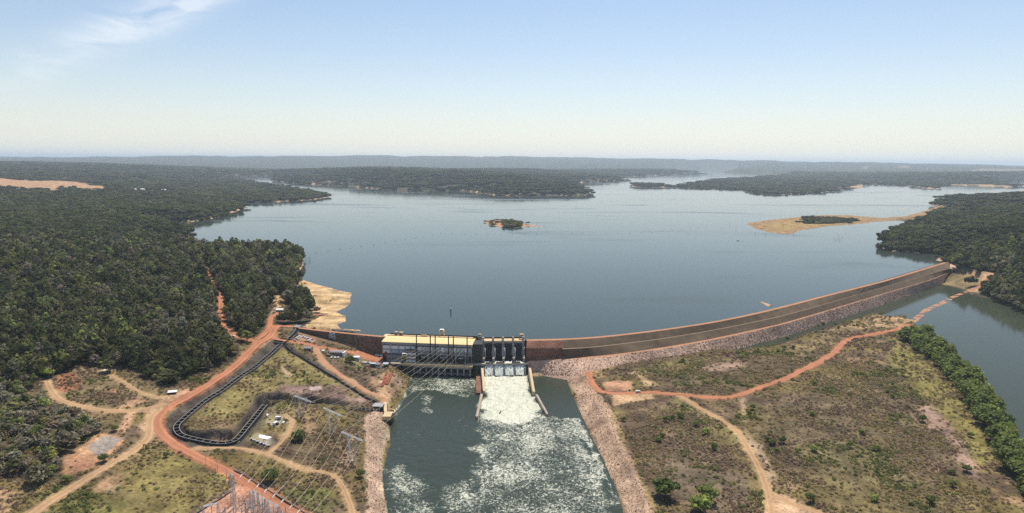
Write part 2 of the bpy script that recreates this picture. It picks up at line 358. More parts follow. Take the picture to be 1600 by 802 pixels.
# ------------------------------------------------------------------ materials
def mat(name, color=(.5, .5, .5), rough=.8, var=.18, scale=1.5, bump=.0, metal=0.0, attr=None, attr_type='GEOMETRY', coarse=None, spec=.3, world=False, hue=None, bdist=.3, lane=False):
    """plain surface: colour (or a stored colour), broken up by two sizes of noise, optional relief"""
    m = bpy.data.materials.new(name); m.use_nodes = True
    n, l = m.node_tree.nodes, m.node_tree.links
    b = n['Principled BSDF']
    b.inputs['Roughness'].default_value = rough; b.inputs['Metallic'].default_value = metal
    b.inputs['Specular IOR Level'].default_value = spec
    t = n.new('ShaderNodeTexCoord')
    no = n.new('ShaderNodeTexNoise'); no.inputs['Scale'].default_value = scale; no.inputs['Detail'].default_value = 6; no.inputs['Roughness'].default_value = .65
    if world:
        g = n.new('ShaderNodeNewGeometry'); l.new(g.outputs['Position'], no.inputs['Vector'])
    else:
        l.new(t.outputs['Object'], no.inputs['Vector'])
    mr = n.new('ShaderNodeMapRange'); mr.inputs['From Min'].default_value = .3; mr.inputs['From Max'].default_value = .7
    mr.inputs['To Min'].default_value = 1 - var; mr.inputs['To Max'].default_value = 1 + var
    l.new(no.outputs[0], mr.inputs['Value'])
    fac = mr.outputs[0]
    if coarse:
        n2 = n.new('ShaderNodeTexNoise'); n2.inputs['Scale'].default_value = coarse; n2.inputs['Detail'].default_value = 4
        l.new(no.inputs['Vector'].links[0].from_socket, n2.inputs['Vector'])
        m2 = n.new('ShaderNodeMapRange'); m2.inputs['From Min'].default_value = .3; m2.inputs['From Max'].default_value = .7
        m2.inputs['To Min'].default_value = 1 - var; m2.inputs['To Max'].default_value = 1 + var
        l.new(n2.outputs[0], m2.inputs['Value'])
        mm = n.new('ShaderNodeMath'); mm.operation = 'MULTIPLY'; l.new(fac, mm.inputs[0]); l.new(m2.outputs[0], mm.inputs[1]); fac = mm.outputs[0]
    vm = n.new('ShaderNodeVectorMath'); vm.operation = 'SCALE'
    if attr:
        a = n.new('ShaderNodeAttribute'); a.attribute_type = attr_type; a.attribute_name = attr
        l.new(a.outputs['Color'] if attr_type == 'GEOMETRY' else a.outputs['Vector'], vm.inputs[0])
    else:
        vm.inputs[0].default_value = color
    if lane:
        la = n.new('ShaderNodeAttribute'); la.attribute_name = 'lane'; ml = n.new('ShaderNodeMath'); ml.operation = 'MULTIPLY'
        l.new(fac, ml.inputs[0]); l.new(la.outputs['Fac'], ml.inputs[1]); fac = ml.outputs[0]
    l.new(fac, vm.inputs['Scale']); l.new(vm.outputs[0], b.inputs['Base Color'])
    if bump:
        bp = n.new('ShaderNodeBump'); bp.inputs['Strength'].default_value = bump; bp.inputs['Distance'].default_value = bdist
        l.new(no.outputs[0], bp.inputs['Height']); l.new(bp.outputs[0], b.inputs['Normal'])
    return m

MT = {}
MT['ground'] = mat('ground_cover', attr='cover', rough=.95, var=.48, scale=.42, bump=.6, coarse=.05, spec=.1, world=True, bdist=1.2)
MT['red_road'] = mat('red_dirt_road', (.42, .180, .098), .95, .14, .35, .15, coarse=.04, spec=.1, world=True, lane=True)
MT['tan_road'] = mat('tan_dirt_track', (.43, .27, .145), .95, .14, .35, .15, coarse=.05, spec=.1, world=True, lane=True)
MT['crest'] = mat('crest_road_dirt', (.40, .205, .115), .95, .1, .3, .1, coarse=.03, spec=.1, world=True)
MT['dam_grass'] = mat('embankment_dry_grass', (.150, .108, .070), .95, .22, .12, .5, coarse=.025, spec=.1, world=True, bdist=.8)
MT['riprap'] = mat('riprap_ground', (.56, .38, .27), .95, .40, .55, .9, coarse=.03, spec=.1, world=True, bdist=1.2)
MT['red_riprap'] = mat('red_riprap_ground', (.25, .125, .085), .95, .35, .5, .9, coarse=.05, spec=.1, world=True, bdist=1.2)
MT['rock'] = mat('riprap_stone', (.36, .225, .18), .9, .22, .8, .3, attr='tint', attr_type='INSTANCER', spec=.15)
MT['berm'] = mat('berm_track', (.24, .17, .115), .95, .12, .3, .1, spec=.1, world=True)
MT['concrete'] = mat('weathered_concrete', (.40, .33, .24), .85, .16, .25, .12, coarse=.06, spec=.2)
MT['conc_dark'] = mat('dark_shaded_concrete', (.050, .047, .046), .85, .25, .22, .12, coarse=.07, spec=.2)  # shade on the camera-facing concrete is put into this dark colour
MT['conc_grey'] = mat('grey_concrete', (.29, .275, .26), .85, .18, .25, .1, coarse=.06, spec=.2)
MT['tan_conc'] = mat('tan_concrete', (.60, .45, .26), .85, .10, .2, .1, coarse=.05, spec=.2)
MT['roof_cream'] = mat('cream_roof_sheet', (.70, .55, .26), .6, .05, .15, 0, coarse=.03, spec=.25)
MT['panel'] = mat('light_grey_panel', (.84, .80, .80), .7, .08, .4, 0, spec=.25)
MT['panel_low'] = mat('blue_grey_panel', (.46, .50, .54), .5, .1, .4, 0, spec=.4)
MT['frame_grey'] = mat('mid_grey_concrete_frame', (.36, .34, .33), .8, .12, .4, 0, spec=.2)
MT['white'] = mat('white_paint', (.78, .76, .72), .6, .06, .6, 0, spec=.3)
MT['red_door'] = mat('red_painted_door', (.42, .05, .035), .5, .08, .6, 0, spec=.3)
MT['steel'] = mat('galvanised_steel', (.55, .55, .54), .5, .12, .5, 0, metal=.1)
MT['dark_steel'] = mat('dark_painted_steel', (.026, .025, .026), .6, .15, .5, 0)
MT['yellow'] = mat('yellow_crane_paint', (.55, .40, .13), .5, .12, .5, 0)
MT['rail_red'] = mat('red_brown_rail', (.34, .085, .05), .7, .12, .5, 0)
MT['black'] = mat('black_opening', (.012, .012, .013), .8, .1, .6, 0)
MT['glass'] = mat('dark_window_glass', (.02, .025, .03), .12, .05, .6, 0, spec=.6)
MT['tyre'] = mat('tyre_rubber', (.02, .02, .02), .8, .1, .8, 0)
MT['car_white'] = mat('white_car_paint', (.75, .75, .74), .3, .03, .6, 0, spec=.5)
MT['car_silver'] = mat('silver_car_paint', (.42, .43, .44), .3, .03, .6, 0, spec=.5, metal=.3)
MT['car_dark'] = mat('dark_car_paint', (.03, .032, .035), .3, .03, .6, 0, spec=.5)
MT['fibre'] = mat('grey_fibre_cement_roof', (.27, .25, .24), .8, .14, .5, .1)
MT['cable'] = mat('cable_aluminium', (.58, .52, .38), .6, .1, .3, 0, spec=.3)
MT['insul'] = mat('pale_insulator', (.75, .72, .66), .4, .05, .6, 0)
MT['brick_red'] = mat('red_clay_brick', (.26, .075, .035), .85, .2, .6, .1)
MT['bark'] = mat('tree_bark', (.12, .095, .07), .9, .2, 2.0, .2)
MT['float'] = mat('dark_orange_float', (.10, .055, .03), .6, .1, 1, 0)
MT['wet_shade'] = mat('wet_shaded_sill', (.05, .055, .06), .35, .2, .3, .1)  # wet sill, darkened further by shade put into its colour

def foliage(name, color=None):
    m = bpy.data.materials.new(name); m.use_nodes = True
    n, l = m.node_tree.nodes, m.node_tree.links; n.clear()
    o = n.new('ShaderNodeOutputMaterial'); d = n.new('ShaderNodeBsdfDiffuse'); tr = n.new('ShaderNodeBsdfTranslucent'); mx = n.new('ShaderNodeMixShader')
    mx.inputs[0].default_value = .36
    vm = n.new('ShaderNodeVectorMath'); vm.operation = 'MULTIPLY'
    a = n.new('ShaderNodeAttribute'); a.attribute_type = 'GEOMETRY'; a.attribute_name = 'leaf'
    l.new(a.outputs['Color'], vm.inputs[0])
    if color is None:
        t = n.new('ShaderNodeAttribute'); t.attribute_type = 'INSTANCER'; t.attribute_name = 'tint'
        l.new(t.outputs['Vector'], vm.inputs[1])
    else:
        vm.inputs[1].default_value = color
    l.new(vm.outputs[0], d.inputs['Color']); l.new(vm.outputs[0], tr.inputs['Color'])
    l.new(d.outputs[0], mx.inputs[1]); l.new(tr.outputs[0], mx.inputs[2]); l.new(mx.outputs[0], o.inputs['Surface'])
    return m
MT['leaf'] = foliage('foliage_scattered')
LEAFM = {k: foliage('foliage_' + k, c) for k, c in dict(dark=(.155, .19, .062), mid=(.24, .275, .082), bright=(.33, .38, .10), grey=(.30, .27, .19), olive=(.29, .26, .105), brown=(.30, .22, .13)).items()}

def fromnp(name, V, Fc, mats, smooth=False):
    me = bpy.data.meshes.new(name)
    V = np.asarray(V, np.float32); Fc = np.asarray(Fc, np.int32); k = Fc.shape[1]
    me.vertices.add(len(V)); me.vertices.foreach_set('co', V.ravel())
    me.loops.add(Fc.size); me.loops.foreach_set('vertex_index', Fc.ravel())
    me.polygons.add(len(Fc)); me.polygons.foreach_set('loop_start', np.arange(0, Fc.size, k, dtype=np.int32))
    me.polygons.foreach_set('use_smooth', np.full(len(Fc), smooth))
    for m in (mats if isinstance(mats, (list, tuple)) else [mats]): me.materials.append(m)
    me.update(calc_edges=True)
    return me
def gridfaces(nr, nc):
    i = np.arange(nr - 1)[:, None] * nc + np.arange(nc - 1)[None]
    return np.stack([i, i + 1, i + nc + 1, i + nc], -1).reshape(-1, 4)
def vcol(me, name, C):
    a = me.color_attributes.new(name, 'FLOAT_COLOR', 'POINT')
    C = np.asarray(C, np.float32)
    if C.shape[1] == 3: C = np.concatenate([C, np.ones((len(C), 1), np.float32)], 1)
    a.data.foreach_set('color', C.ravel())
def struct(name, me, kind='structure', label=None):
    o = bpy.data.objects.new(name, me); COL.objects.link(o); o['kind'] = kind
    if label: o['label'] = label
    return o

# ------------------------------------------------------------------ land cover
N = lambda s, seed, o=4: fbm(GX, GY, s, o, seed)
COV = np.zeros((NR, NA, 3)); FOR = np.zeros((NR, NA)); SCR = np.zeros((NR, NA))
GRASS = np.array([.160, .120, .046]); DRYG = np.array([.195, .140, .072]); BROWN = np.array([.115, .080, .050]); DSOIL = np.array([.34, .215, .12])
PINK = np.array([.36, .22, .165]); REDS = np.array([.38, .155, .082]); TAN = np.array([.44, .29, .155]); FLOOR = np.array([.05, .048, .026]); YG = np.array([.20, .18, .048])  # FLOOR kept dark so gaps between crowns look like shadow
def mixc(a, b, w): return a * (1 - w[..., None]) + b * w[..., None]
base = mixc(np.broadcast_to(BROWN, COV.shape), GRASS, sstep(.42, .6, N(45, 41)))
base = mixc(base, DRYG, sstep(.55, .75, N(16, 43)) * .8)
base = mixc(base, DSOIL, sstep(.68, .80, N(24, 44)) * .7)
COV[:] = base
SCR[:] = .75
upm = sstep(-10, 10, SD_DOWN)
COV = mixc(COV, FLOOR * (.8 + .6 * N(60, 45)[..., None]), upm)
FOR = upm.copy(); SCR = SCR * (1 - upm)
def clean(px): return np.asarray(px, float)
def area(px, soft=4.0, wob=6.0, scale=18, seed=1):
    """0..1 cover of a traced patch, with a broken edge"""
    P = hit(px); q = lp(P); g = (soft + wob + 2) / np.hypot(P[:, 0], P[:, 1]).min()
    j0, j1 = np.searchsorted(AZ, [q[:, 0].min() - g, q[:, 0].max() + g]); i0, i1 = np.searchsorted(LR, [q[:, 1].min() - g, q[:, 1].max() + g])
    j0, i0 = max(j0 - 1, 0), max(i0 - 1, 0); W = np.zeros((NR, NA)); sl = (slice(i0, i1 + 1), slice(j0, j1 + 1))
    gx, gy, gr = GX[sl], GY[sl], GR[sl]
    sd = poly_sd(GLP.reshape(NR, NA, 2)[sl].reshape(-1, 2), q).reshape(gx.shape) * gr + (fbm(gx, gy, scale, 4, 100 + seed) - .5) * 2 * wob
    W[sl] = sstep(soft, -soft, sd)
    return W
def paint(px, color, soft=4.0, wob=6.0, amt=1.0, forest=None, scrub=None, seed=1, scale=18):
    global COV, FOR, SCR
    w = area(px, soft, wob, scale, seed) * amt
    if color is not None: COV = mixc(COV, np.asarray(color), w)
    if forest is not None: FOR = FOR * (1 - w) + forest * w
    if scrub is not None: SCR = SCR * (1 - w) + scrub * w
    return w
# forest on the near side of the reservoir
FOREST_NEAR = [(-300,330),(-300,760),(-120,749),(0,749),(40,753),(69,754),(92,746),(89,722),(109,705),(131,690),(157,674),(141,666),(101,648),(60,630),(45,624),(43,611),(51,601),(71,592),(82,583),(105,573),(116,560),(135,556),(150,564),(165,566),(184,567),(206,576),(221,590),(235,595),(250,602),(270,600),(302,585),(332,577),(360,567),(375,550),(372,528),(364,516),(356,505),(400,524),(416,512),(418,492),(431,484),(488,487),(484,472),(450,463),(428,462),(452,456),(469,452),(472,440),(466,428),(474,404),(460,396),(300,390),(200,370)]
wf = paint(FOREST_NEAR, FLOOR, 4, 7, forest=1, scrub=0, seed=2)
grey_zone = area([(-300,560),(-100,560),(60,600),(130,640),(150,670),(110,700),(90,745),(60,756),(-300,756)], 15, 14, 30, 3)
SCR = np.maximum(SCR, grey_zone * 1.1); FOR = FOR * (1 - grey_zone * .05)
COV = mixc(COV, np.array([.14, .105, .06]), grey_zone * .7)
# open places in the forest and round the abutment
paint([(425,462),(440,458),(452,463),(447,470),(440,484),(424,492),(428,478)], TAN * .8, 3, 3, forest=0, scrub=.4)
paint([(431,489),(512,489),(515,496),(500,500),(470,500),(440,503),(425,508),(421,503)], BROWN * 1.1, 2, 3, forest=0, scrub=1)
for bp_x in ([(470,437),(500,446),(530,454),(548,457),(546,474),(540,482),(526,489),(512,490),(488,489),(487,476),(470,463),(456,455),(462,445)], [(488,501),(512,490),(527,488),(541,494),(540,503),(528,507),(533,513),(562,515),(566,525),(540,522),(500,517),(478,513),(472,508)]):
    paint(bp_x, [.48, .325, .165], 2.0, 2.5, forest=0, scrub=.02, seed=5)
paint([(490,462),(520,462),(535,468),(520,478),(500,476)], [.33, .22, .10], 5, 6, .6, seed=6)
paint([(505,452),(530,458),(544,460),(540,466),(520,462)], [.55, .40, .22], 3, 4, .6, seed=7)
paint([(332,500),(345,492),(352,512),(366,521),(378,526),(376,548),(360,550),(348,538),(338,520)], BROWN, 2, 3, forest=.0, scrub=.5, seed=110)
paint([(496,497),(545,500),(566,512),(574,525),(520,519),(490,514)], None, 1, 1, forest=0, scrub=0, seed=111)
paint([(496,478),(532,478),(532,497),(496,494)], None, 1, 1, forest=0, scrub=0, seed=113)
paint([(414,474),(458,476),(456,492),(440,505),(421,503),(414,490)], None, 2, 3, forest=0, scrub=.4, seed=112)
# shores: dry rim above the water, wider where the rim is named
rimw = np.clip(GR * .0035, 4, 20) * sstep(13000, 7000, GR) * (.35 + 1.5 * N(160, 51))
rim = sstep(1.0, .6, np.maximum(SD_LAKE, 0) / rimw) * (SD_LAKE > -8) * (SD_DOWN > 0)
COV = mixc(COV, np.array([.46, .30, .17]), rim); FOR *= 1 - rim; SCR *= 1 - rim
SAND = [(1152,351),(1160,346),(1180,346),(1250,338),(1290,335),(1360,338),(1405,339),(1441,330),(1462,324),(1449,318),(1455,314),(1475,310),(1480,314),(1470,317),(1474,322),(1496,326),(1470,330),(1455,338),(1440,346),(1431,352),(1424,350),(1428,345),(1405,344),(1340,351),(1250,362),(1232,369),(1200,367),(1170,361),(1158,356)]
paint(SAND, [.29, .18, .085], 5, 8, forest=0, scrub=.25, seed=8, scale=40)
paint([(1190,352),(1230,345),(1290,339),(1360,341),(1330,349),(1250,356),(1225,362)], [.32, .22, .085], 8, 14, .8, scrub=.3, seed=9, scale=40)
wbar = paint([(1250,347),(1262,341.5),(1290,340),(1325,341),(1342,344),(1325,348.5),(1290,350),(1262,349.5)], FLOOR, 3, 6, forest=1.0, seed=10)
paint([(787,351.5),(790,349),(806,349),(814,351.5),(812,354.5),(800,355.5),(788,354.5)], FLOOR, 1.5, 2, forest=1.0, seed=11)
paint([(757,347),(775,343),(790,348),(786,355),(770,352)], [.42, .22, .13], 2, 2, forest=.12, seed=12)
paint([(814,350),(847,354),(830,356),(812,355)], [.40, .23, .13], 2, 2, forest=0, seed=13)
for px in ([(1165,298.5),(1190,300),(1225,302),(1275,299.5),(1307,297),(1319,294),(1343,293.5),(1349,288),(1343,287),(1330,291),(1310,294),(1270,298),(1225,301),(1190,298)], [(1345,288.5),(1380,287),(1400,289),(1430,291),(1452,293),(1470,295.5),(1440,296),(1395,292)], [(1440,288),(1500,290),(1575,293.5),(1590,292),(1500,288)]):
    paint(px, [.40, .27, .14], 12, 15, forest=0, seed=14, scale=60)
# fields far off
paint([(-200,276),(0,279),(100,283),(150,290),(186,298.5),(140,299.5),(100,298.5),(60,297.5),(20,295),(-200,290)], [.40, .24, .135], 20, 40, forest=.04, scrub=0, seed=15, scale=150)
paint([(200,297),(232,297.5),(262,298.5),(276,301),(240,301.5),(215,300)], [.40, .27, .16], 10, 14, forest=.1, seed=16, scale=60)
paint([(60,270),(140,272),(160,276),(100,278),(50,275)], [.20, .14, .10], 40, 90, .6, forest=.5, seed=17, scale=200)
paint([(1330,260.5),(1420,261),(1430,263),(1350,262.5)], [.34, .25, .15], 60, 200, .8, forest=.1, seed=18, scale=700)
paint([(1510,264.5),(1600,264),(1660,266),(1560,267.5)], [.30, .22, .12], 60, 200, .7, forest=.2, seed=19, scale=700)
# low ground, west
paint([(82,598),(95,585),(130,560),(160,570),(200,585),(230,600),(258,618),(225,632),(180,640),(140,635),(112,628),(90,618)], [.20, .15, .075], 8, 12, forest=0, scrub=.9, seed=20)
paint([(84,600),(92,590),(125,592),(135,600),(122,610),(100,613),(88,612)], REDS, 4, 5, .75, scrub=.5, seed=21)
paint([(92,594),(100,583),(115,582),(125,590),(105,592)], REDS * 1.05, 4, 5, .7, scrub=.2, seed=22)
paint([(170,607),(182,606),(180,615),(170,613)], [.46, .27, .15], 3, 5, .8, scrub=.1, seed=23)
paint([(185,625),(215,620),(232,626),(212,634),(190,636)], [.40, .24, .14], 4, 7, .75, scrub=.2, seed=24)
paint([(130,578),(150,575),(185,572),(190,580),(165,585)], [.32, .20, .13], 4, 8, .6, scrub=.3, seed=25)
paint([(160,577),(168,576),(170,581),(163,582)], [.6, .5, .36], 1.5, 2, .8, scrub=0, seed=26)
paint([(262,618),(290,606),(300,612),(275,632),(250,648),(236,660),(226,650),(205,642),(235,636)], [.42, .25, .15], 4, 4, scrub=.05, seed=27)
paint([(198,645),(208,642),(204,662),(195,676),(186,672),(193,660)], [.41, .24, .145], 3, 4, scrub=.05, seed=28)
paint([(212,664),(228,655),(232,672),(224,682),(214,676)], [.40, .24, .15], 3, 4, .8, scrub=.1, seed=29)
PAD = [(160,674),(182,678),(198,682),(196,692),(182,702),(168,712),(150,728),(130,736),(110,748),(93,748),(91,722),(108,708),(121,700),(137,687)]
paint(PAD, [.43, .245, .135], 3, 5, forest=0, scrub=.04, seed=30)
paint([(133,698),(166,678),(194,684),(178,698),(162,711),(149,713)], [.25, .22, .19], 2, 3, .9, scrub=.02, seed=31)
paint([(110,716),(140,712),(135,726),(112,732)], [.34, .15, .10], 5, 6, .6, seed=32)
paint([(145,765),(151,753),(168,743),(197,743),(194,754),(170,764),(149,773)], [.43, .26, .15], 3, 4, scrub=.03, seed=33)
paint([(175,764),(200,770),(222,778),(224,794),(214,792),(205,780),(185,776)], [.50, .36, .23], 3, 8, .8, scrub=.2, seed=34)
paint([(197,735),(215,718),(225,722),(205,740)], [.38, .23, .14], 3, 6, .7, scrub=.2, seed=35)
for q, yq in enumerate((768, 777, 787, 797)):
    paint([(-60,yq-2),(20,yq-1),(38-8*q,yq+2),(10,yq+4),(-60,yq+3)], [.44, .27, .16], 2, 3, .85, scrub=.1, seed=36 + q)
paint([(0,752),(40,756),(70,756),(60,766),(0,766)], [.22, .165, .06], 4, 6, .7, forest=0, scrub=.5, seed=41)
paint([(200,740),(232,700),(262,700),(330,740),(360,760),(300,810),(190,860),(110,830)], [.21, .170, .060], 8, 10, .85, scrub=.45, seed=42)
paint([(80,802),(130,770),(190,790),(180,830),(90,830)], [.15, .145, .045], 8, 10, .8, scrub=.9, seed=43)
# the grassy spur inside the fish passage
paint([(440,538),(330,625),(292,655),(300,668),(340,666),(372,656),(395,620),(440,600),(530,612),(560,620),(520,592),(470,560)], [.205, .165, .062], 5, 8, .9, scrub=.4, seed=44)
paint([(436,567),(446,575),(458,588),(450,590),(440,580)], [.50, .36, .22], 2, 3, .9, scrub=0, seed=45)
paint([(300,655),(335,652),(370,652),(360,668),(310,668)], [.19, .12, .075], 4, 6, .8, scrub=.8, seed=46)
paint([(455,603),(520,600),(560,618),(530,624),(470,614)], [.16, .10, .075], 4, 6, .85, scrub=.7, seed=47)
paint([(440,602),(470,604),(505,612),(545,618),(556,628),(500,622),(460,616),(440,611)], [.30, .19, .16], 3, 5, .75, scrub=.15, seed=48)
paint([(480,605),(498,604),(505,610),(490,611)], [.48, .36, .32], 2, 3, .8, scrub=0, seed=49)
paint([(553,625),(565,620),(580,629),(565,633)], [.38, .25, .20], 3, 3, .9, scrub=.1, seed=50)
cutw = sstep(2, -3, SD_CUT); COV = mixc(COV, np.array([.085, .07, .065]) * (.6 + .9 * N(6, 52)[..., None]), cutw); SCR *= 1 - cutw  # shade on the steep cut faces goes into this dark colour
w = ((D_L < 13) & (S_L < 0) & (SD_CUT > 2)) * 1.0; COV = mixc(COV, np.array([.075, .062, .052]) * (.7 + .7 * N(6, 53)[..., None]), w * .9); SCR *= 1 - w * .8  # uphill cut slope painted dark for the shade lying on it
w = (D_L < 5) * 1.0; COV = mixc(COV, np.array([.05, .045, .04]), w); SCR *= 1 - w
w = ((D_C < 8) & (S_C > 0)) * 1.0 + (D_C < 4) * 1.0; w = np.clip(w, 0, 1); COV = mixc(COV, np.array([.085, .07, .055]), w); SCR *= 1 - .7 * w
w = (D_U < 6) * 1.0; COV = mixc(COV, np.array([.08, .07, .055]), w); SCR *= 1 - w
paint([(330,688),(352,686),(366,683),(360,690),(340,692)], [.30, .2, .12], 2, 2, .8, scrub=.1, seed=54)
# yards and slopes by the powerhouse
YARD = [(556,548),(575,552),(590,556),(599,558),(600,570),(585,567),(565,560),(552,553)]
paint(YARD, [.44, .185, .098], 2, 3, scrub=0, seed=55)
paint([(450,531),(470,524),(492,526),(494,536),(475,535)], [.36, .215, .13], 2, 3, scrub=.05, seed=56)
paint([(500,535),(540,543),(580,553),(598,557),(596,553),(560,545),(530,538)], [.27, .165, .10], 3, 4, .8, scrub=.2, seed=57)
paint([(530,548),(550,552),(565,560),(580,570),(560,580),(540,570)], [.20, .165, .085], 4, 5, .8, scrub=.15, seed=58)
paint([(508,556),(522,568),(545,585),(575,602),(584,612),(572,603),(545,593),(520,573)], [.12, .085, .055], 4, 5, .8, scrub=1.2, seed=59)
paint([(592,585),(612,580),(618,586),(604,605),(594,608)], [.40, .26, .15], 3, 3, .9, scrub=.05, seed=60)
paint([(578,590),(592,588),(588,608),(576,600)], [.32, .19, .11], 3, 4, .8, scrub=.2, seed=61)
paint([(586,608),(600,600),(614,606),(620,614),(612,622),(604,626),(596,622)], [.46, .29, .165], 3, 3, scrub=.02, seed=62)
paint([(618,588),(632,590),(628,608),(618,612)], [.30, .21, .15], 4, 4, .8, scrub=.2, seed=63)
# pads and power line corridor
paint([(420,646),(433,644),(442,650),(436,668),(414,660)], [.27, .22, .16], 2, 2, .9, scrub=.05, seed=64)
paint([(393,684),(402,677),(430,690),(424,700),(395,690)], [.36, .31, .23], 2, 2, .9, scrub=.05, seed=65)
paint([(440,646),(455,652),(458,660),(448,676),(432,700),(424,702),(440,675),(452,660)], [.36, .24, .13], 3, 4, .6, scrub=.2, seed=66)
paint([(475,650),(490,652),(488,664),(494,680),(480,678),(474,662)], [.40, .25, .14], 3, 6, .75, scrub=.2, seed=67)
paint([(548,680),(558,684),(556,692),(547,690)], [.42, .25, .14], 2, 4, .8, scrub=.2, seed=68)
paint([(425,700),(470,720),(520,735),(560,740),(560,690),(520,670),(470,670),(450,690)], [.13, .095, .055], 8, 10, .7, scrub=1.0, seed=69)
paint([(538,704),(552,700),(548,730),(530,735)], [.36, .24, .15], 3, 8, .6, scrub=.3, seed=70)
paint([(440,765),(500,765),(520,790),(500,820),(470,810)], [.13, .15, .04], 8, 10, .7, scrub=.7, seed=71)
paint([(385,690),(420,640),(440,625),(540,636),(560,650),(560,640),(470,640),(430,650),(405,690)], [.20, .165, .065], 5, 6, .6, scrub=.4, seed=72)
SWITCH = [(377,742),(382,744),(480,804),(520,840),(240,860),(300,806),(362,768)]
paint(SWITCH, [.42, .25, .18], 2, 2, scrub=.0, seed=73)
paint([(362,768),(372,748),(380,756),(400,775),(380,783),(340,802),(310,806)], [.41, .20, .12], 3, 3, .8, seed=74)
paint([(355,748),(366,744),(366,764),(355,756)], [.40, .22, .14], 2, 2, .8, seed=75)
# stone fill on both banks of the tailrace
BANK_L = [(570,650),(584,644),(599,645),(605,663),(605,681),(598,721),(600,751),(607,802),(607,860),(574,860),(572,802),(571,751),(571,700)]
wbl = paint(BANK_L, [.43, .30, .21], 1.5, 2, scrub=0, seed=76)
paint([(599,664),(606,663),(607,672),(612,684),(601,692),(597,722),(599,760),(606,802),(600,802),(595,752),(594,722),(600,680)], [.40, .32, .20], 1.5, 1.5, .8, scrub=0, seed=77)
DIKE = [(828,566),(905,566),(910,570),(924,593),(934,614),(949,630),(970,680),(990,729),(1012,777),(1030,815),(1060,870),(1000,880),(977,802),(961,759),(937,708),(916,663),(901,629),(883,587),(831,587)]
wdk = paint(DIKE, [.43, .29, .19], 1.5, 2, scrub=0, seed=78)
paint([(1004,790),(990,760),(975,735),(955,690),(936,650),(924,628),(928,622),(940,640),(960,684),(980,726),(996,756),(1012,790)], [.25, .165, .125], 3, 3, .55, seed=79)
paint([(947,628),(955,640),(976,680),(1000,735),(1020,780),(1034,810),(1026,810),(1008,770),(988,726),(966,676)], [.30, .22, .10], 2, 3, .8, scrub=.3, seed=80)
# the wide scrub on the east
paint([(942,598),(964,595),(987,597),(987,609),(966,612),(946,611)], [.42, .235, .14], 2, 2, scrub=0, seed=81)
paint([(953,613),(1018,615),(1024,624),(1000,627),(960,634)], [.44, .29, .16], 2, 2.5, scrub=.02, seed=82)
paint([(975,582),(990,580),(1006,588),(1024,600),(1034,608),(1015,608),(995,590)], [.42, .30, .17], 3, 4, .8, scrub=.1, seed=83)
paint([(950,584),(985,576),(975,585),(945,592)], [.13, .10, .06], 2, 3, .8, scrub=.3, seed=84)
paint([(985,575),(1040,566),(1095,558),(1130,552),(1090,566),(1040,578),(1000,584)], [.17, .145, .06], 3, 4, .8, scrub=.6, seed=85)
paint([(1090,575),(1120,568),(1160,566),(1150,580),(1110,582)], [.38, .25, .18], 4, 9, .6, scrub=.4, seed=86)
paint([(1000,610),(1060,580),(1130,580),(1230,560),(1290,535),(1240,585),(1140,615),(1080,615)], [.115, .085, .052], 8, 8, .75, scrub=1.1, seed=87)
paint([(1230,545),(1290,520),(1340,500),(1375,490),(1420,494),(1425,508),(1380,514),(1330,520),(1290,545),(1240,562)], [.22, .165, .08], 6, 8, .8, scrub=.6, seed=88)
paint([(1320,508),(1375,492),(1410,496),(1425,503),(1405,512),(1340,514)], [.42, .28, .15], 4, 8, .7, scrub=.2, seed=89)
paint([(1398,530),(1420,540),(1450,570),(1500,620),(1540,680),(1560,720),(1530,720),(1480,660),(1420,600),(1390,560)], [.215, .185, .055], 8, 10, .85, scrub=.35, seed=90)
paint([(1430,655),(1443,632),(1455,632),(1468,650),(1488,668),(1500,690),(1515,720),(1530,748),(1520,745),(1500,725),(1490,700),(1470,676),(1445,664)], [.33, .215, .16], 4, 7, .85, scrub=.1, seed=91)
paint([(1350,725),(1380,714),(1398,722),(1416,745),(1406,755),(1376,745)], [.30, .20, .155], 4, 6, .8, scrub=.15, seed=92)
paint([(1030,700),(1060,665),(1110,680),(1150,720),(1180,790),(1100,810),(1030,760)], [.155, .115, .078], 10, 10, .85, scrub=1.0, seed=93)
paint([(1055,622),(1100,640),(1150,670),(1160,700),(1130,690),(1080,650),(1040,640)], [.19, .165, .06], 6, 8, .6, scrub=.6, seed=94)
paint([(1180,640),(1290,600),(1400,600),(1440,660),(1480,720),(1400,760),(1260,740),(1180,700)], [.125, .095, .058], 12, 14, .7, scrub=1.0, seed=95)
paint([(1270,690),(1360,670),(1430,740),(1500,790),(1480,830),(1300,830),(1250,760)], [.165, .135, .06], 12, 14, .6, scrub=.9, seed=96)
paint([(1206,770),(1225,772),(1250,786),(1285,800),(1300,830),(1190,830),(1200,790)], [.46, .30, .18], 3, 4, scrub=.02, seed=97)
paint([(1226,752),(1255,760),(1232,770)], [.4, .27, .17], 2, 4, .6, seed=98)
paint([(1157,622),(1163,622),(1165,650),(1170,678),(1190,700),(1212,745),(1208,770),(1190,738),(1174,705),(1162,672)], [.37, .26, .17], 3, 4, .75, scrub=.15, seed=99)
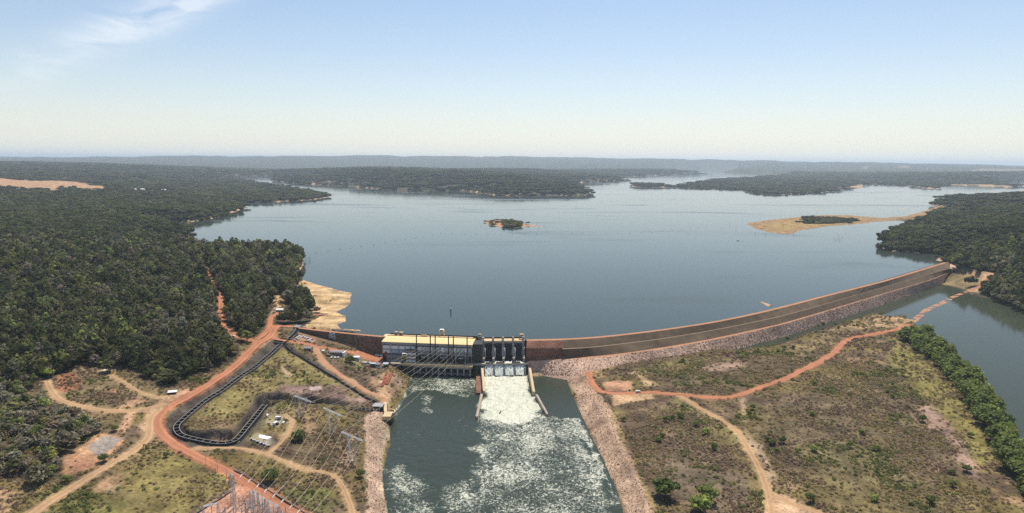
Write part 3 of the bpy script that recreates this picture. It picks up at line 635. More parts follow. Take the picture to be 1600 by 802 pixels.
# abutment of the long dam and the far bank
paint([(1470,444),(1492,430),(1486,417),(1497,424),(1520,430),(1556,428),(1570,424),(1575,428),(1548,444),(1532,458),(1510,452),(1490,448)], [.22, .165, .08], 3, 5, forest=.05, scrub=.9, seed=101)
paint([(1495,424),(1530,428),(1565,424),(1572,427),(1550,438),(1526,458),(1515,455),(1535,436),(1510,430)], [.44, .26, .145], 3, 4, .9, forest=0, scrub=.1, seed=102)
paint([(1464,408),(1470,401),(1474,404),(1474,410)], [.46, .30, .18], 2, 2, forest=0, seed=103)
paint([(1530,460),(1545,445),(1580,430),(1660,440),(1760,480),(1800,560),(1700,535),(1600,492),(1575,481),(1550,467)], FLOOR, 3, 4, forest=1, scrub=0, seed=104)
BELT = [(1406,530),(1418,526),(1430,524),(1450,533),(1470,548),(1496,570),(1532,608),(1550,640),(1575,676),(1596,708),(1660,790),(1620,830),(1590,764),(1573,738),(1552,705),(1537,672),(1520,645),(1500,618),(1475,586),(1453,562),(1430,548)]
wbelt = paint(BELT, FLOOR * 1.2, 3, 3, forest=0, scrub=.3, seed=105)
roadside = np.zeros((NR, NA))

def in_water(): return (SD_LAKE < 1) | (SD_TAIL < 1) | (SD_RIV < 1)
wat = in_water()
FOR = np.where(wat | (SD_SPIT < 25) | (dam_zone < 3) | (SD_DL < 26), 0, FOR); SCR = np.where(wat | (dam_zone < 2) | (SD_DL < 2), 0, SCR)
# wet mud and bed under water
bed = (SD_LAKE < -1) | (SD_TAIL < -1) | (SD_RIV < -1)
COV = np.where(bed[..., None], np.array([.10, .085, .05]), COV)

# ------------------------------------------------------------------ roads as ribbons laid on the ground
ROADS = []
def ribbon(name, px, width, m, lift=.22, w1=None, jag=.4, P=None, level=None):
    global FOR, SCR, COV
    if P is None: P = centre(px, 4.0, 5)
    T = np.gradient(P[:, :2], axis=0); T /= np.linalg.norm(T, axis=1)[:, None] + 1e-9
    Nn = np.stack([-T[:, 1], T[:, 0]], 1); n = len(P)
    wl_ = np.linspace(width, w1 if w1 else width, n)
    across = np.array([-.5, -.3, -.1, .1, .3, .5]); V = np.zeros((n, 6, 3))
    for k, a in enumerate(across):
        j = (fbm(P[:, 0] + 31 * k, P[:, 1], 9, 3, 5 + k) - .5) * 2 * jag if k in (0, 5) else 0
        V[:, k, :2] = P[:, :2] + Nn * (wl_ * a + j)[:, None]
        V[:, k, 2] = Z(V[:, k, 0], V[:, k, 1])
    if level is not None: V[:, :, 2] = np.maximum(V[:, :, 2], level + (fbm(V[:, :, 0], V[:, :, 1], 9, 3, 71) - .52) * .5)
    # keep the bed level across, so that no ground pokes through
    zc_ = np.maximum(V[:, :, 2].max(1), 0 * V[:, 0, 2] - 99); zc_ = np.stack([smooth1(zc_, 2)] * 6, 1)
    V[:, :, 2] = np.maximum(V[:, :, 2], zc_ - .35) + lift
    V[:, 0, 2] -= lift + .3; V[:, 5, 2] -= lift + .3
    me = fromnp(name, V.reshape(-1, 3), gridfaces(n, 6)[:, ::-1], m, True)
    la = me.attributes.new('lane', 'FLOAT', 'POINT'); la.data.foreach_set('value', np.tile(np.array([.86, 1.12, .90, .90, 1.12, .86], np.float32), n))
    o = struct(name, me)
    D, H, S = line_field(P, width)
    wd = width / 2
    s = sstep(wd + 3.5, wd - .5, D + (N(6, 61) - .5) * 4)
    FOR *= 1 - sstep(wd + 7, wd + 4, D); SCR *= 1 - sstep(wd + 2.5, wd + .5, D)
    COV = mixc(COV, REDS * .95 if m is MT['red_road'] else TAN * .9, s * .8)
    ROADS.append(P)
    return o
MAIN = [(458,510.5),(435,509.5),(428,514),(425,521),(418,529),(402,538),(390,550),(370,570),(345,588),(320,605),(295,620),(270,633),(253,645),(246,656),(248,670),(257,682),(270,692),(284,701),(300,709),(320,719),(340,729),(360,739.5),(381,750),(401,763),(431,781),(462,800),(500,823)]
ribbon('main_dirt_road', MAIN, 8.2, MT['red_road'])
ribbon('access_road', [(424,526),(433,529.5),(442,532),(456,533.5),(470,536),(494,541.5),(525,547),(560,554),(585,561),(599,566)], 7.5, MT['red_road'], .30)
ribbon('forest_road', [(402,536),(385,529),(366,523.5),(352,514),(345,501),(344.5,488),(346,475),(343,464),(334,453),(329,440),(325,429),(318,420),(308,414)], 8.0, MT['red_road'])
ribbon('shore_road', [(399,531),(412,522.5),(420.5,511),(423.5,498),(432,490.5),(447,489.5),(469,490.5),(490,491),(512,493)], 6.0, MT['red_road'])
ribbon('dirt_road', [(492,543),(500,559),(514,573.5),(540,591.5),(557,602),(575,613),(590,619),(599,624),(601,634)], 7.0, mat('pale_red_dirt', (.42, .22, .125), .95, .10, .35, .15, coarse=.04, spec=.1, world=True))
ribbon('dirt_track', [(262,631),(225,639),(188,643),(150,639.5),(116,633),(94,624),(81,611),(73,596)], 6.0, MT['tan_road'])
ribbon('dirt_track', [(262,621),(234,618.5),(206,605),(188,594),(172,586)], 3.6, MT['tan_road'])
ribbon('dirt_track', [(250,640),(238,650),(234,662),(233,676),(228,688),(202,709),(162,731.5),(121,757),(81,781),(50,803),(10,830)], 7.0, MT['tan_road'], .26)
ribbon('dirt_track', [(303,702),(320,699),(377,701),(417,710),(441,719.5),(472,733),(502,737.5),(522,745),(536,761),(546,785),(551,803),(556,830)], 4.6, MT['tan_road'])
ribbon('dirt_track', [(418,709),(441,690),(453.5,670),(458,658),(448,650)], 3.6, MT['tan_road'])
ribbon('east_road', [(825,566.5),(850,563.5),(880,561.5),(896,562),(905,566),(914,577),(922,592),(930,604),(944,613),(970,615),(996,614),(1030,613.5),(1066,617),(1111,621),(1141,620),(1171,611.5),(1201,601),(1232,590),(1250,580),(1270,571),(1300,553),(1312,541),(1330,528.5),(1362,523),(1400,515.5),(1412,510),(1424,507)], 7.0, MT['red_road'], .25)
ribbon('east_track', [(1062,619),(1080,629),(1099,641),(1120,652),(1135,661),(1156,679.5),(1171,705),(1189,738),(1200,771),(1206,803),(1210,840)], 5.6, MT['tan_road'])
ribbon('east_track', [(1203,785),(1215,776),(1240,789),(1270,798),(1310,815)], 6.0, MT['tan_road'], .28)
ribbon('causeway', [(1424,503),(1436,497),(1450,489),(1470,480.5),(1490,469.5),(1517,455.5),(1540,443),(1567,425.5)], 13.0, MT['crest'], .0, level=RIVER_Z + .05, jag=2.5)

# ------------------------------------------------------------------ the ground sheet
me = fromnp('ground', np.stack([GX, GY, GZ], -1).reshape(-1, 3), gridfaces(NR, NA), MT['ground'], True)
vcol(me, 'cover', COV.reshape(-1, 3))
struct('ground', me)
# ------------------------------------------------------------------ water
def water_mat(name, body, rough, bscale, bstr, foam_glint=False, streak=None, bdist=.25, spec=.45):
    m = bpy.data.materials.new(name); m.use_nodes = True
    n, l = m.node_tree.nodes, m.node_tree.links; b = n['Principled BSDF']
    b.inputs['IOR'].default_value = 1.33; b.inputs['Specular IOR Level'].default_value = spec; b.inputs['Roughness'].default_value = rough; b.inputs['Base Color'].default_value = (*body, 1)
    g = n.new('ShaderNodeNewGeometry'); pos = g.outputs['Position']
    def noise(scale, detail, vec=pos, dist=0, rgh=.55):
        q = n.new('ShaderNodeTexNoise'); q.inputs['Scale'].default_value = scale; q.inputs['Detail'].default_value = detail
        q.inputs['Distortion'].default_value = dist; q.inputs['Roughness'].default_value = rgh; l.new(vec, q.inputs['Vector']); return q.outputs[0]
    def math_(op, a, bb=None, cc=None):
        q = n.new('ShaderNodeMath'); q.operation = op
        for i, v in enumerate((a, bb, cc)):
            if v is None: continue
            if isinstance(v, (int, float)): q.inputs[i].default_value = v
            else: l.new(v, q.inputs[i])
        return q.outputs[0]
    h = noise(bscale, 5, rgh=.6)
    bp = n.new('ShaderNodeBump'); bp.inputs['Strength'].default_value = bstr; bp.inputs['Distance'].default_value = bdist
    l.new(h, bp.inputs['Height']); l.new(bp.outputs[0], b.inputs['Normal'])
    if streak:
        mp = n.new('ShaderNodeMapping'); mp.inputs['Scale'].default_value = streak; l.new(pos, mp.inputs[0])
        s = noise(1, 5, mp.outputs[0], 1.2)
        mr = n.new('ShaderNodeMapRange'); mr.interpolation_type = 'SMOOTHSTEP'
        mr.inputs['From Min'].default_value = .53; mr.inputs['From Max'].default_value = .70; mr.inputs['To Min'].default_value = rough; mr.inputs['To Max'].default_value = rough + .14
        l.new(s, mr.inputs['Value']); l.new(mr.outputs[0], b.inputs['Roughness'])
    if foam_glint:
        a = n.new('ShaderNodeAttribute'); a.attribute_type = 'GEOMETRY'; a.attribute_name = 'foam_glint'
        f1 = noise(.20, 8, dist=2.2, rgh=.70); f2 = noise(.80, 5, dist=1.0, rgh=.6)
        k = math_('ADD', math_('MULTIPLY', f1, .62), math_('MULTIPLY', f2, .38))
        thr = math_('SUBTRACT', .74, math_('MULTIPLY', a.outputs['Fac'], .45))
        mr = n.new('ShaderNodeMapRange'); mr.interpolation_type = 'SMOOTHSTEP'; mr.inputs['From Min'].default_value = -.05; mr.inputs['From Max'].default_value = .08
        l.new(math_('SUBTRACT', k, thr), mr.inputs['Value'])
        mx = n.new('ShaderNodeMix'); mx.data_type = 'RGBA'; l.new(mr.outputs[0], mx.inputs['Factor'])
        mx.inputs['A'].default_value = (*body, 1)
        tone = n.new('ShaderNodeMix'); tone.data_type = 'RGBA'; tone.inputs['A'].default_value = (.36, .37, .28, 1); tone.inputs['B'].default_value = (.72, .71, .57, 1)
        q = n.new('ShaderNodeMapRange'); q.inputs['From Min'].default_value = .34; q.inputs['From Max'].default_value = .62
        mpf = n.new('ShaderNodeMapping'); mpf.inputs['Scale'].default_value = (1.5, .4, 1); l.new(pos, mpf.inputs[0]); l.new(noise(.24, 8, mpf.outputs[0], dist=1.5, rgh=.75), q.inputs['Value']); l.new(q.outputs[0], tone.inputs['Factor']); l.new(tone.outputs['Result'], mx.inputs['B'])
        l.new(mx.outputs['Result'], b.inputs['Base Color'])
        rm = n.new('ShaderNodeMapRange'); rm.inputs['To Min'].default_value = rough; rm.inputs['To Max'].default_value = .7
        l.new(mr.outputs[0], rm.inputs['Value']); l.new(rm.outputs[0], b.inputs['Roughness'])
    return m
def submesh(name, keep, z, m, kind_label=None):
    """part of the polar grid as a level sheet"""
    cell = keep[:-1, :-1] | keep[1:, :-1] | keep[:-1, 1:] | keep[1:, 1:]
    fc = gridfaces(NR, NA)[cell.reshape(-1)]
    u, inv = np.unique(fc, return_inverse=True)
    V = np.stack([GX.reshape(-1)[u], GY.reshape(-1)[u], np.full(len(u), z)], 1)
    me = fromnp(name, V, inv.reshape(-1, 4), m, True)
    return struct(name, me)
lake_keep = np.where(SD_DOWN > 0, SD_LAKE < np.clip(GR * .01, 6, 60), SD_LAKE < 6)
submesh('reservoir', lake_keep, LAKE_Z, water_mat('reservoir_water', (.043, .057, .043), .07, .22, .07, spec=.18, streak=(.0011, .0042, 1)))
submesh('river', SD_RIV < 6, RIVER_Z, water_mat('river_water', (.046, .055, .035), .07, .3, .08, spec=.09))
# tailrace: a fine choppy sheet
xs = np.arange(-150, 130, 1.0); ys = np.arange(300, 745, 1.0)
WX, WY = np.meshgrid(xs, ys); WQ = lp(np.stack([WX, WY], -1).reshape(-1, 2))
def wsd(px, z=TAIL_Z): return poly_sd(WQ, polylp(px, z)).reshape(WX.shape) * np.hypot(WX, WY)
wn_ = lambda s, seed: fbm(WX, WY, s, 4, seed)
sdT = wsd(TAIL_PX)
def zone(px, d, soft, wob=6, seed=0): return d * sstep(soft, -soft, wsd(px) + (wn_(14, 200 + seed) - .5) * 2 * wob)
foam_glint = np.zeros(WX.shape)
for zz in [zone([(742,655),(857,650),(900,655),(925,700),(962,770),(985,830),(760,830),(735,770),(738,700)], .46, 10, 12, 1),
           zone([(745,645),(850,640),(880,680),(890,720),(850,760),(760,760),(738,700)], .55, 9, 14, 2),
           zone([(640,585),(740,588),(748,600),(745,618),(715,622),(690,612),(660,612),(632,615)], .46, 5, 7, 3),
           zone([(655,610),(680,622),(672,650),(655,640)], .36, 5, 7, 31),
           zone([(602,735),(628,728),(660,742),(680,770),(700,830),(600,830)], .55, 9, 12, 4),  # sun glitter, here and in the next zone, painted as pale flecks
           zone([(680,760),(740,745),(770,802),(770,840),(690,840)], .43, 12, 12, 5),
           zone([(605,650),(625,628),(640,590),(648,590),(632,625),(612,660)], .52, 3, 4, 6),
           zone([(875,654),(905,652),(920,680),(972,790),(962,790),(912,690)], .50, 3, 4, 7),
           zone([(757,584),(822,584),(829,618),(838,618),(850,640),(836,656),(795,666),(756,655),(747,644),(757,618)], .78, 9, 9, 8), zone([(757,584),(822,584),(829,618),(834,630),(800,645),(760,636),(757,618)], 1.1, 8, 7, 10)]:
    foam_glint = np.maximum(foam_glint, zz)
big = wn_(32, 331); foam_glint = np.where(foam_glint < .9, foam_glint * (.55 + .9 * big), foam_glint)
foam_glint = np.maximum(foam_glint, .16 + .12 * wn_(20, 333))
pond = sstep(4, -4, wsd([(832,586),(884,586),(902,629),(916,652),(880,652),(858,648),(838,616)]))
foam_glint = foam_glint * (1 - .9 * pond)
rough_w = np.clip(foam_glint, 0, 1)
WZ = TAIL_Z + (wn_(5, 301) - .5) * (.35 + 1.5 * rough_w) * (1 - .8 * pond) + (wn_(2.2, 302) - .5) * (.2 + .8 * rough_w) * (1 - .8 * pond)
WZ += zone([(757,584),(822,584),(829,618),(757,618)], .8, 5, 2, 9)
keepw = sdT < 5
cell = keepw[:-1, :-1] & keepw[1:, 1:]
fc = gridfaces(*WX.shape)[cell.reshape(-1)]; u, inv = np.unique(fc, return_inverse=True)
me = fromnp('tailrace_water', np.stack([WX, WY, WZ], -1).reshape(-1, 3)[u], inv.reshape(-1, 4), water_mat('tailrace_water', (.036, .047, .033), .14, .55, .55, foam_glint=True, bdist=.5, spec=.2), True)
fa = me.attributes.new('foam_glint', 'FLOAT', 'POINT'); fa.data.foreach_set('value', np.asarray(foam_glint.reshape(-1)[u], np.float32))
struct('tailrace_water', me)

# ------------------------------------------------------------------ naming helpers
def empty(name, loc=(0, 0, 0), rz=0.0, label=None, cat=None, group=None):
    o = bpy.data.objects.new(name, None); COL.objects.link(o); o.location = loc; o.rotation_euler = (0, 0, rz); o.empty_display_size = .5
    tag(o, label, cat, group); return o
def tag(o, label=None, cat=None, group=None):
    if label: o['label'] = label
    if cat: o['category'] = cat
    if group: o['group'] = group
    return o
def link(name, me, parent=None):
    o = bpy.data.objects.new(name, me); COL.objects.link(o)
    if parent is not None: o.parent = parent
    return o
def copy_tree(o, parent=None):
    c = o.copy(); COL.objects.link(c)
    if parent is not None: c.parent = parent
    for ch in o.children: copy_tree(ch, c)
    return c
class MB:
    """collects solids and turns them into one mesh"""
    def __init__(s): s.v = []; s.f = []; s.sm = []
    def add(s, V, Fs, smooth=False):
        k = len(s.v); s.v += [tuple(p) for p in V]; s.f += [tuple(i + k for i in f) for f in Fs]; s.sm += [smooth] * len(Fs); return s
    def hexa(s, P): return s.add(P, [(0, 3, 2, 1), (4, 5, 6, 7), (0, 1, 5, 4), (1, 2, 6, 5), (2, 3, 7, 6), (3, 0, 4, 7)])
    def box(s, x0, x1, y0, y1, z0, z1):
        return s.hexa([(x0, y0, z0), (x1, y0, z0), (x1, y1, z0), (x0, y1, z0), (x0, y0, z1), (x1, y0, z1), (x1, y1, z1), (x0, y1, z1)])
    def prism(s, pts, y0, y1):
        """profile in x,z pushed along y"""
        n = len(pts)
        V = [(p[0], y0, p[1]) for p in pts] + [(p[0], y1, p[1]) for p in pts]
        return s.add(V, [tuple(range(n)), tuple(range(2 * n - 1, n - 1, -1))] + [(i, i + n, (i + 1) % n + n, (i + 1) % n) for i in range(n)])
    def prismx(s, pts, x0, x1):
        """profile in y,z pushed along x"""
        n = len(pts)
        V = [(x0, p[0], p[1]) for p in pts] + [(x1, p[0], p[1]) for p in pts]
        return s.add(V, [tuple(range(n - 1, -1, -1)), tuple(range(n, 2 * n))] + [(i, (i + 1) % n, (i + 1) % n + n, i + n) for i in range(n)])
    def tube(s, pts, r, n=6, r1=None):
        pts = [Vector(p) for p in pts]; m = len(pts); V = []
        for i, p in enumerate(pts):
            t = (pts[min(i + 1, m - 1)] - pts[max(i - 1, 0)]).normalized()
            a = t.orthogonal().normalized() if abs(t.z) > .9 else t.cross(Vector((0, 0, 1))).normalized(); b = t.cross(a)
            rad = r + ((r1 if r1 is not None else r) - r) * i / max(m - 1, 1)
            V += [p + (a * math.cos(2 * math.pi * k / n) + b * math.sin(2 * math.pi * k / n)) * rad for k in range(n)]
        Fs = [(i * n + k, i * n + (k + 1) % n, (i + 1) * n + (k + 1) % n, (i + 1) * n + k) for i in range(m - 1) for k in range(n)]
        Fs += [tuple(range(n - 1, -1, -1)), tuple(range((m - 1) * n, m * n))]
        return s.add(V, Fs, n > 5)
    def build(s, name, m, parent=None):
        me = s.mesh(name, m); return link(name, me, parent)
    def mesh(s, name, m):
        me = bpy.data.meshes.new(name); me.from_pydata(s.v, [], s.f); me.materials.append(m)
        me.polygons.foreach_set('use_smooth', s.sm); me.update(); return me

# ------------------------------------------------------------------ embankments
def by_length(P, n):
    P = np.asarray(P, float); s = np.concatenate([[0], np.cumsum(np.linalg.norm(np.diff(P[:, :2], axis=0), axis=1))]); q = np.linspace(0, s[-1], n)
    return np.stack([np.interp(q, s, P[:, k]) for k in range(3)], 1)
def smooth_line(P, k=6):
    Q = P.copy()
    for a in range(3): Q[:, a] = smooth1(P[:, a], k)
    Q[0], Q[-1] = P[0], P[-1]; return Q
NS = 240
Cl = smooth_line(by_length(at(DAM_C, CREST_Z), NS)); Tl_z = np.interp([p[0] for p in DAM_T], [826, 900, 960, 1070, 1150, 1500], [-30.5, -26, -22.5, -22, -26.5, -26.5])
Ml = smooth_line(by_length(at(DAM_M, -4.2), NS)); Bz = np.interp([p[0] for p in DAM_B], [823, 865, 960], [-17.5, -15, -11.5])
Bl = smooth_line(by_length(at(DAM_B, Bz), NS)); Tl = smooth_line(by_length(at(DAM_T, Tl_z), NS))
def toward(A, B, d):
    v = B - A; v = v / (np.linalg.norm(v[:, :2], axis=1)[:, None] + 1e-9); o = A.copy(); o[:, :2] += v[:, :2] * np.atleast_1d(d)[:, None]; return o
def sett(A, z): A = A.copy(); A[:, 2] = z; return A
rows = dict(U=sett(toward(Cl, Tl, -22), -5), C0=Cl, C1=toward(Cl, Tl, 6.5))
rows['M0'] = toward(Ml, Cl, 1.6); rows['M1'] = toward(Ml, Tl, 1.2)
rows['B0'] = toward(Bl, Cl, 2.6); rows['B1'] = toward(Bl, Tl, 2.6); rows['T'] = Tl; rows['X'] = toward(Tl, Bl, -14); rows['X'][:, 2] -= 9
def loft(name, keys, m, parent, i0=0, i1=NS, sub=1, rough=0, rset=None, seed=0):
    rs = [(rset or rows)[k][i0:i1] for k in keys]; L = []
    for a, b in zip(rs[:-1], rs[1:]):
        for q in range(sub): L.append(a + (b - a) * q / sub)
    L.append(rs[-1]); V = np.stack(L, 0)
    if rough:
        k = np.ones(V.shape[0]); k[0] = k[-1] = 0
        V[:, :, 2] += (fbm(V[:, :, 0], V[:, :, 1], 5, 3, 400 + seed) - .5) * rough * 2 * k[:, None]
    fcs = gridfaces(V.shape[0], V.shape[1])[:, ::-1]
    me = fromnp(name, V.reshape(-1, 3), fcs, m, True)
    return link(name, me, parent)
def frac(line, x):
    """station of a photo column along a traced line"""
    return x
dam = empty('embankment_dam', (0, 0, 0), 0, 'long curved earth dam with brown grassed slopes and a pink stone toe', 'dam')
k0 = 9     # first stations beside the spillway are all stone
loft('upstream_face', ['U', 'C0'], MT['tan_road'], dam)
loft('crest_road', ['C0', 'C1'], MT['crest'], dam)
loft('stone_shoulder', ['C1', 'M0', 'B0'], MT['red_riprap'], dam, 0, k0 + 1, 5, .5)
loft('grass_slope', ['C1', 'M0'], MT['dam_grass'], dam, k0, NS, 6, .25, seed=1)
loft('berm', ['M0', 'M1'], MT['berm'], dam, k0)
loft('grass_slope', ['M1', 'B0'], MT['dam_grass'], dam, k0, NS, 6, .25, seed=2)
loft('berm_road', ['B0', 'B1'], MT['crest'], dam, 0)
loft('stone_toe', ['B1', 'T', 'X'], MT['riprap'], dam, 0, NS, 6, .5, seed=3)
# end cap strip by the abutment
e = MB(); pe = [rows[k][-1] for k in ('U', 'C0', 'C1', 'M0', 'B0', 'B1', 'T')]; out = np.array([.9, -.1, 0]) * 16
for a, b in zip(pe[:-1], pe[1:]): e.add([a, b, b + out - (0, 0, 3), a + out - (0, 0, 3)], [(0, 1, 2, 3)])
e.build('end_shoulder', MT['riprap'], dam)
ch = MB(); i = 143
for s in (-.9, .9):
    ch.tube([tuple(rows[k][i] + np.array([s, 0, .35])) for k in ('C1', 'M0', 'M1', 'B0')], .28, 4)
ch.build('slope_drain', MT['berm'], dam)

NL = 60
DAML_D = [(467,518.5),(494,524.6),(531,534),(557,541),(580,546.5),(599,551.5)]
C2 = smooth_line(by_length(at(DAML_C, CREST_Z), NL), 3); D2 = smooth_line(by_length(at(DAML_D, np.array([-1.0,-3.5,-6.5,-9,-11.5,-13.5])), NL), 3); T2 = smooth_line(by_length(at(DAML_T, np.array(daml_tz) + .2), NL), 3)
r2 = dict(U=sett(toward(C2, T2, -16), -4), C0=C2, C1=toward(C2, T2, 6), D0=toward(D2, C2, .8), D1=toward(D2, T2, .9), T=T2, X=toward(T2, D2, -5)); r2['X'][:, 2] -= 4
ld = empty('embankment_dam', (0, 0, 0), 0, 'short grassed dam with a white painted emblem, between the fish passage and the powerhouse', 'dam')
kk = 40
loft('upstream_face', ['U', 'C0'], MT['tan_road'], ld, 0, NL, rset=r2)
loft('crest_road', ['C0', 'C1'], MT['crest'], ld, 0, NL, rset=r2)
loft('grass_slope', ['C1', 'D0'], MT['dam_grass'], ld, 0, kk + 1, 5, .2, r2, 5)
loft('berm', ['D0', 'D1'], MT['berm'], ld, 0, kk + 1, rset=r2)
loft('dirt_slope', ['D1', 'T', 'X'], mat('bare_slope_soil', (.24, .15, .09), .95, .3, .2, .4, coarse=.04, world=True, spec=.1), ld, 0, kk + 1, 4, .3, r2, 6)
loft('red_stone_slope', ['C1', 'D0', 'T', 'X'], MT['red_riprap'], ld, kk, NL, 5, .5, r2, 7)
# the white emblem on the slope: two rounded loops above two, joined by strokes, as on the hillside
def on_slope(t, h):
    i = min(max(t * (NL - 1), 0), NL - 1.001); k = int(i); f = i - k
    a = r2['C1'][k] * (1 - f) + r2['C1'][k + 1] * f; b = r2['D0'][k] * (1 - f) + r2['D0'][k + 1] * f
    return a + (b - a) * h + np.array([0, -.25, .35])
em = MB()
for (cu, cv, su, sv_, a0, a1) in [(.30, .23, .19, .17, 40, 400), (.76, .24, .16, .17, 150, 450), (.24, .72, .20, .19, 60, 395), (.72, .72, .21, .20, 130, 470)]:
    em.tube([tuple(on_slope(.372 + .085 * (cu + su * math.cos(R(a))), .08 + .84 * (cv + sv_ * math.sin(R(a))))) for a in np.linspace(a0, a1, 13)], .42, 4)
for (x0, y0, x1, y1) in [(.42, .36, .60, .36), (.42, .60, .58, .62), (.50, .30, .50, .70), (.02, .88, .34, .90), (.62, .95, .86, .90)]:
    em.tube([tuple(on_slope(.372 + .085 * x0, .08 + .84 * y0)), tuple(on_slope(.372 + .085 * x1, .08 + .84 * y1))], .36, 4)
em.build('emblem', MT['white'], ld)

# ------------------------------------------------------------------ vegetation
def rand_unit(n):
    v = RNG.normal(size=(n, 3)); return v / np.linalg.norm(v, axis=1)[:, None]
def leaf_cloud(centres, radii, n, size, flat=.75, fill=.35, droop=0):
    """small leaf faces spread through a few lobes"""
    k = RNG.integers(0, len(centres), n); d = rand_unit(n); d[:, 2] = np.where(d[:, 2] < -.45, -d[:, 2], d[:, 2])
    rad = radii[k] * (1 - fill * RNG.random(n) ** 2)
    P = centres[k] + d * rad[:, None] * np.array([1, 1, flat])
    nrm = d + rand_unit(n) * .75; nrm /= np.linalg.norm(nrm, axis=1)[:, None]
    a = np.cross(nrm, rand_unit(n)); a /= np.linalg.norm(a, axis=1)[:, None] + 1e-9; b = np.cross(nrm, a)
    s = size * (.6 + .8 * RNG.random(n))[:, None]; q = .55 + .5 * RNG.random(n)[:, None]
    V = np.stack([P - a * s, P + b * s * q, P + a * s, P - b * s * q], 1).reshape(-1, 3)
    return V, np.arange(4 * n).reshape(-1, 4), np.repeat(.5 + 1.0 * RNG.random(n), 4)
def icosphere(c, r, flat, jit):
    bm = bmesh.new(); bmesh.ops.create_icosphere(bm, subdivisions=1, radius=1); V = np.array([v.co[:] for v in bm.verts]); Fq = [tuple(v.index for v in f.verts) + (f.verts[0].index,) for f in bm.faces]; bm.free()
    V = V * (r * (1 + (RNG.random(len(V)) - .5) * jit))[:, None] * np.array([1, 1, flat]) + c
    return V, np.array([f[:3] for f in Fq])
def crown(name, m, lobes, n, size, hgt, flat=.8, spread=.30, core=.70, trunk_h=None, mats=None, fill=.35):
    cs = []; rs = []
    for i in range(lobes):
        a = 2 * math.pi * (i + RNG.random() * .7) / lobes; q = spread * (.5 + .6 * RNG.random()) * (0 if i == 0 else 1)
        cs.append((q * math.cos(a), q * math.sin(a), hgt * (.62 + (.14 if i == 0 else (RNG.random() - .6) * .22)))); rs.append(.5 - q * .62 + .05 * RNG.random())
    cs, rs = np.array(cs), np.array(rs)
    V, Q, C = leaf_cloud(cs, rs, n, size, flat, fill)
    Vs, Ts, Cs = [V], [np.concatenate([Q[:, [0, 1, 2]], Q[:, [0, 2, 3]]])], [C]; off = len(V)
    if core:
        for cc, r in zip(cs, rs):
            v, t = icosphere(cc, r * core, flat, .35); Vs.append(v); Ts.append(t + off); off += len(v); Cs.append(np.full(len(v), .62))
    me = fromnp(name, np.concatenate(Vs), np.concatenate(Ts), m)
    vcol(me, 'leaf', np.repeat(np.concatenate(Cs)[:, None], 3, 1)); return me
def trunk_mesh(hgt, r, lean=.05, limbs=3):
    t = MB(); top = hgt * .62; p = [(0, 0, -.04 * hgt), (lean * .4, 0, top * .5), (lean, lean * .4, top)]; t.tube(p, r, 6, r * .5)
    for i in range(limbs):
        a = 2 * math.pi * i / limbs + .5; q = .2 + .08 * (i % 2)
        t.tube([(lean * .5, 0, top * (.55 + .12 * i)), (q * math.cos(a), q * math.sin(a), top * (1.0 + .06 * i))], r * .5, 4, r * .2)
    return t.mesh('trunk', MT['bark'])
PROTO = bpy.data.collections.new('plant_kinds'); PN = 0
def proto(me):
    global PN
    o = bpy.data.objects.new('kind_%02d' % PN, me); PN += 1; PROTO.objects.link(o); return PN - 1
near_ids = [proto(crown('tree_crown', MT['leaf'], lo, n, sz, h, fl)) for lo, n, sz, h, fl in ((5, 90, .15, 1.25, .85), (6, 100, .14, 1.05, .75), (4, 80, .15, 1.5, 1.1), (7, 110, .13, 1.0, .65))]
bare_ids = [proto(crown('bare_crown', MT['leaf'], 5, 170, .10, 1.2, .9, core=.35, fill=.7)), proto(crown('bare_crown', MT['leaf'], 6, 170, .095, 1.0, .8, core=.3, fill=.7))]
def clump(name, k, seed):
    Vs, Ts, Cs, off = [], [], [], 0
    for i in range(k):
        x, y = (RNG.random(2) - .5) * .95; r = .12 + .1 * RNG.random(); h = .75 + .5 * RNG.random(); tone = .6 + .7 * RNG.random()
        V, Q, C = leaf_cloud(np.array([[x, y, h - .25]]), np.array([r]), 26, .05, 1.5, .3)
        V[:, 2] = np.maximum(V[:, 2], 0)
        Vs.append(V); Ts.append(np.concatenate([Q[:, [0, 1, 2]], Q[:, [0, 2, 3]]]) + off); Cs.append(C * tone); off += len(V)
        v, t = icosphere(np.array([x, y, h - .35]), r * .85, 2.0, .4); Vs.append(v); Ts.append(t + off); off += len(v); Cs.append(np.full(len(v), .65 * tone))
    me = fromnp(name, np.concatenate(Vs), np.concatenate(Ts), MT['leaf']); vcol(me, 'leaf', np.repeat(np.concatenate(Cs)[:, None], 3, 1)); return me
clump_ids = [proto(clump('canopy_clump', 11, i)) for i in range(4)]
bush_ids = [proto(crown('bush', MT['leaf'], 4, 50, .14, .5, .5, .32, core=.4)), proto(crown('bush', MT['leaf'], 3, 40, .15, .42, .45, .3, core=0)), proto(crown('bush', MT['leaf'], 5, 60, .10, .5, .45, .36, core=0, fill=.7))]
def rock_mesh():
    V, T = icosphere(np.zeros(3), .5, .7, .55); return fromnp('stone', V, T, MT['rock'])
rock_ids = [proto(rock_mesh()) for _ in range(4)]

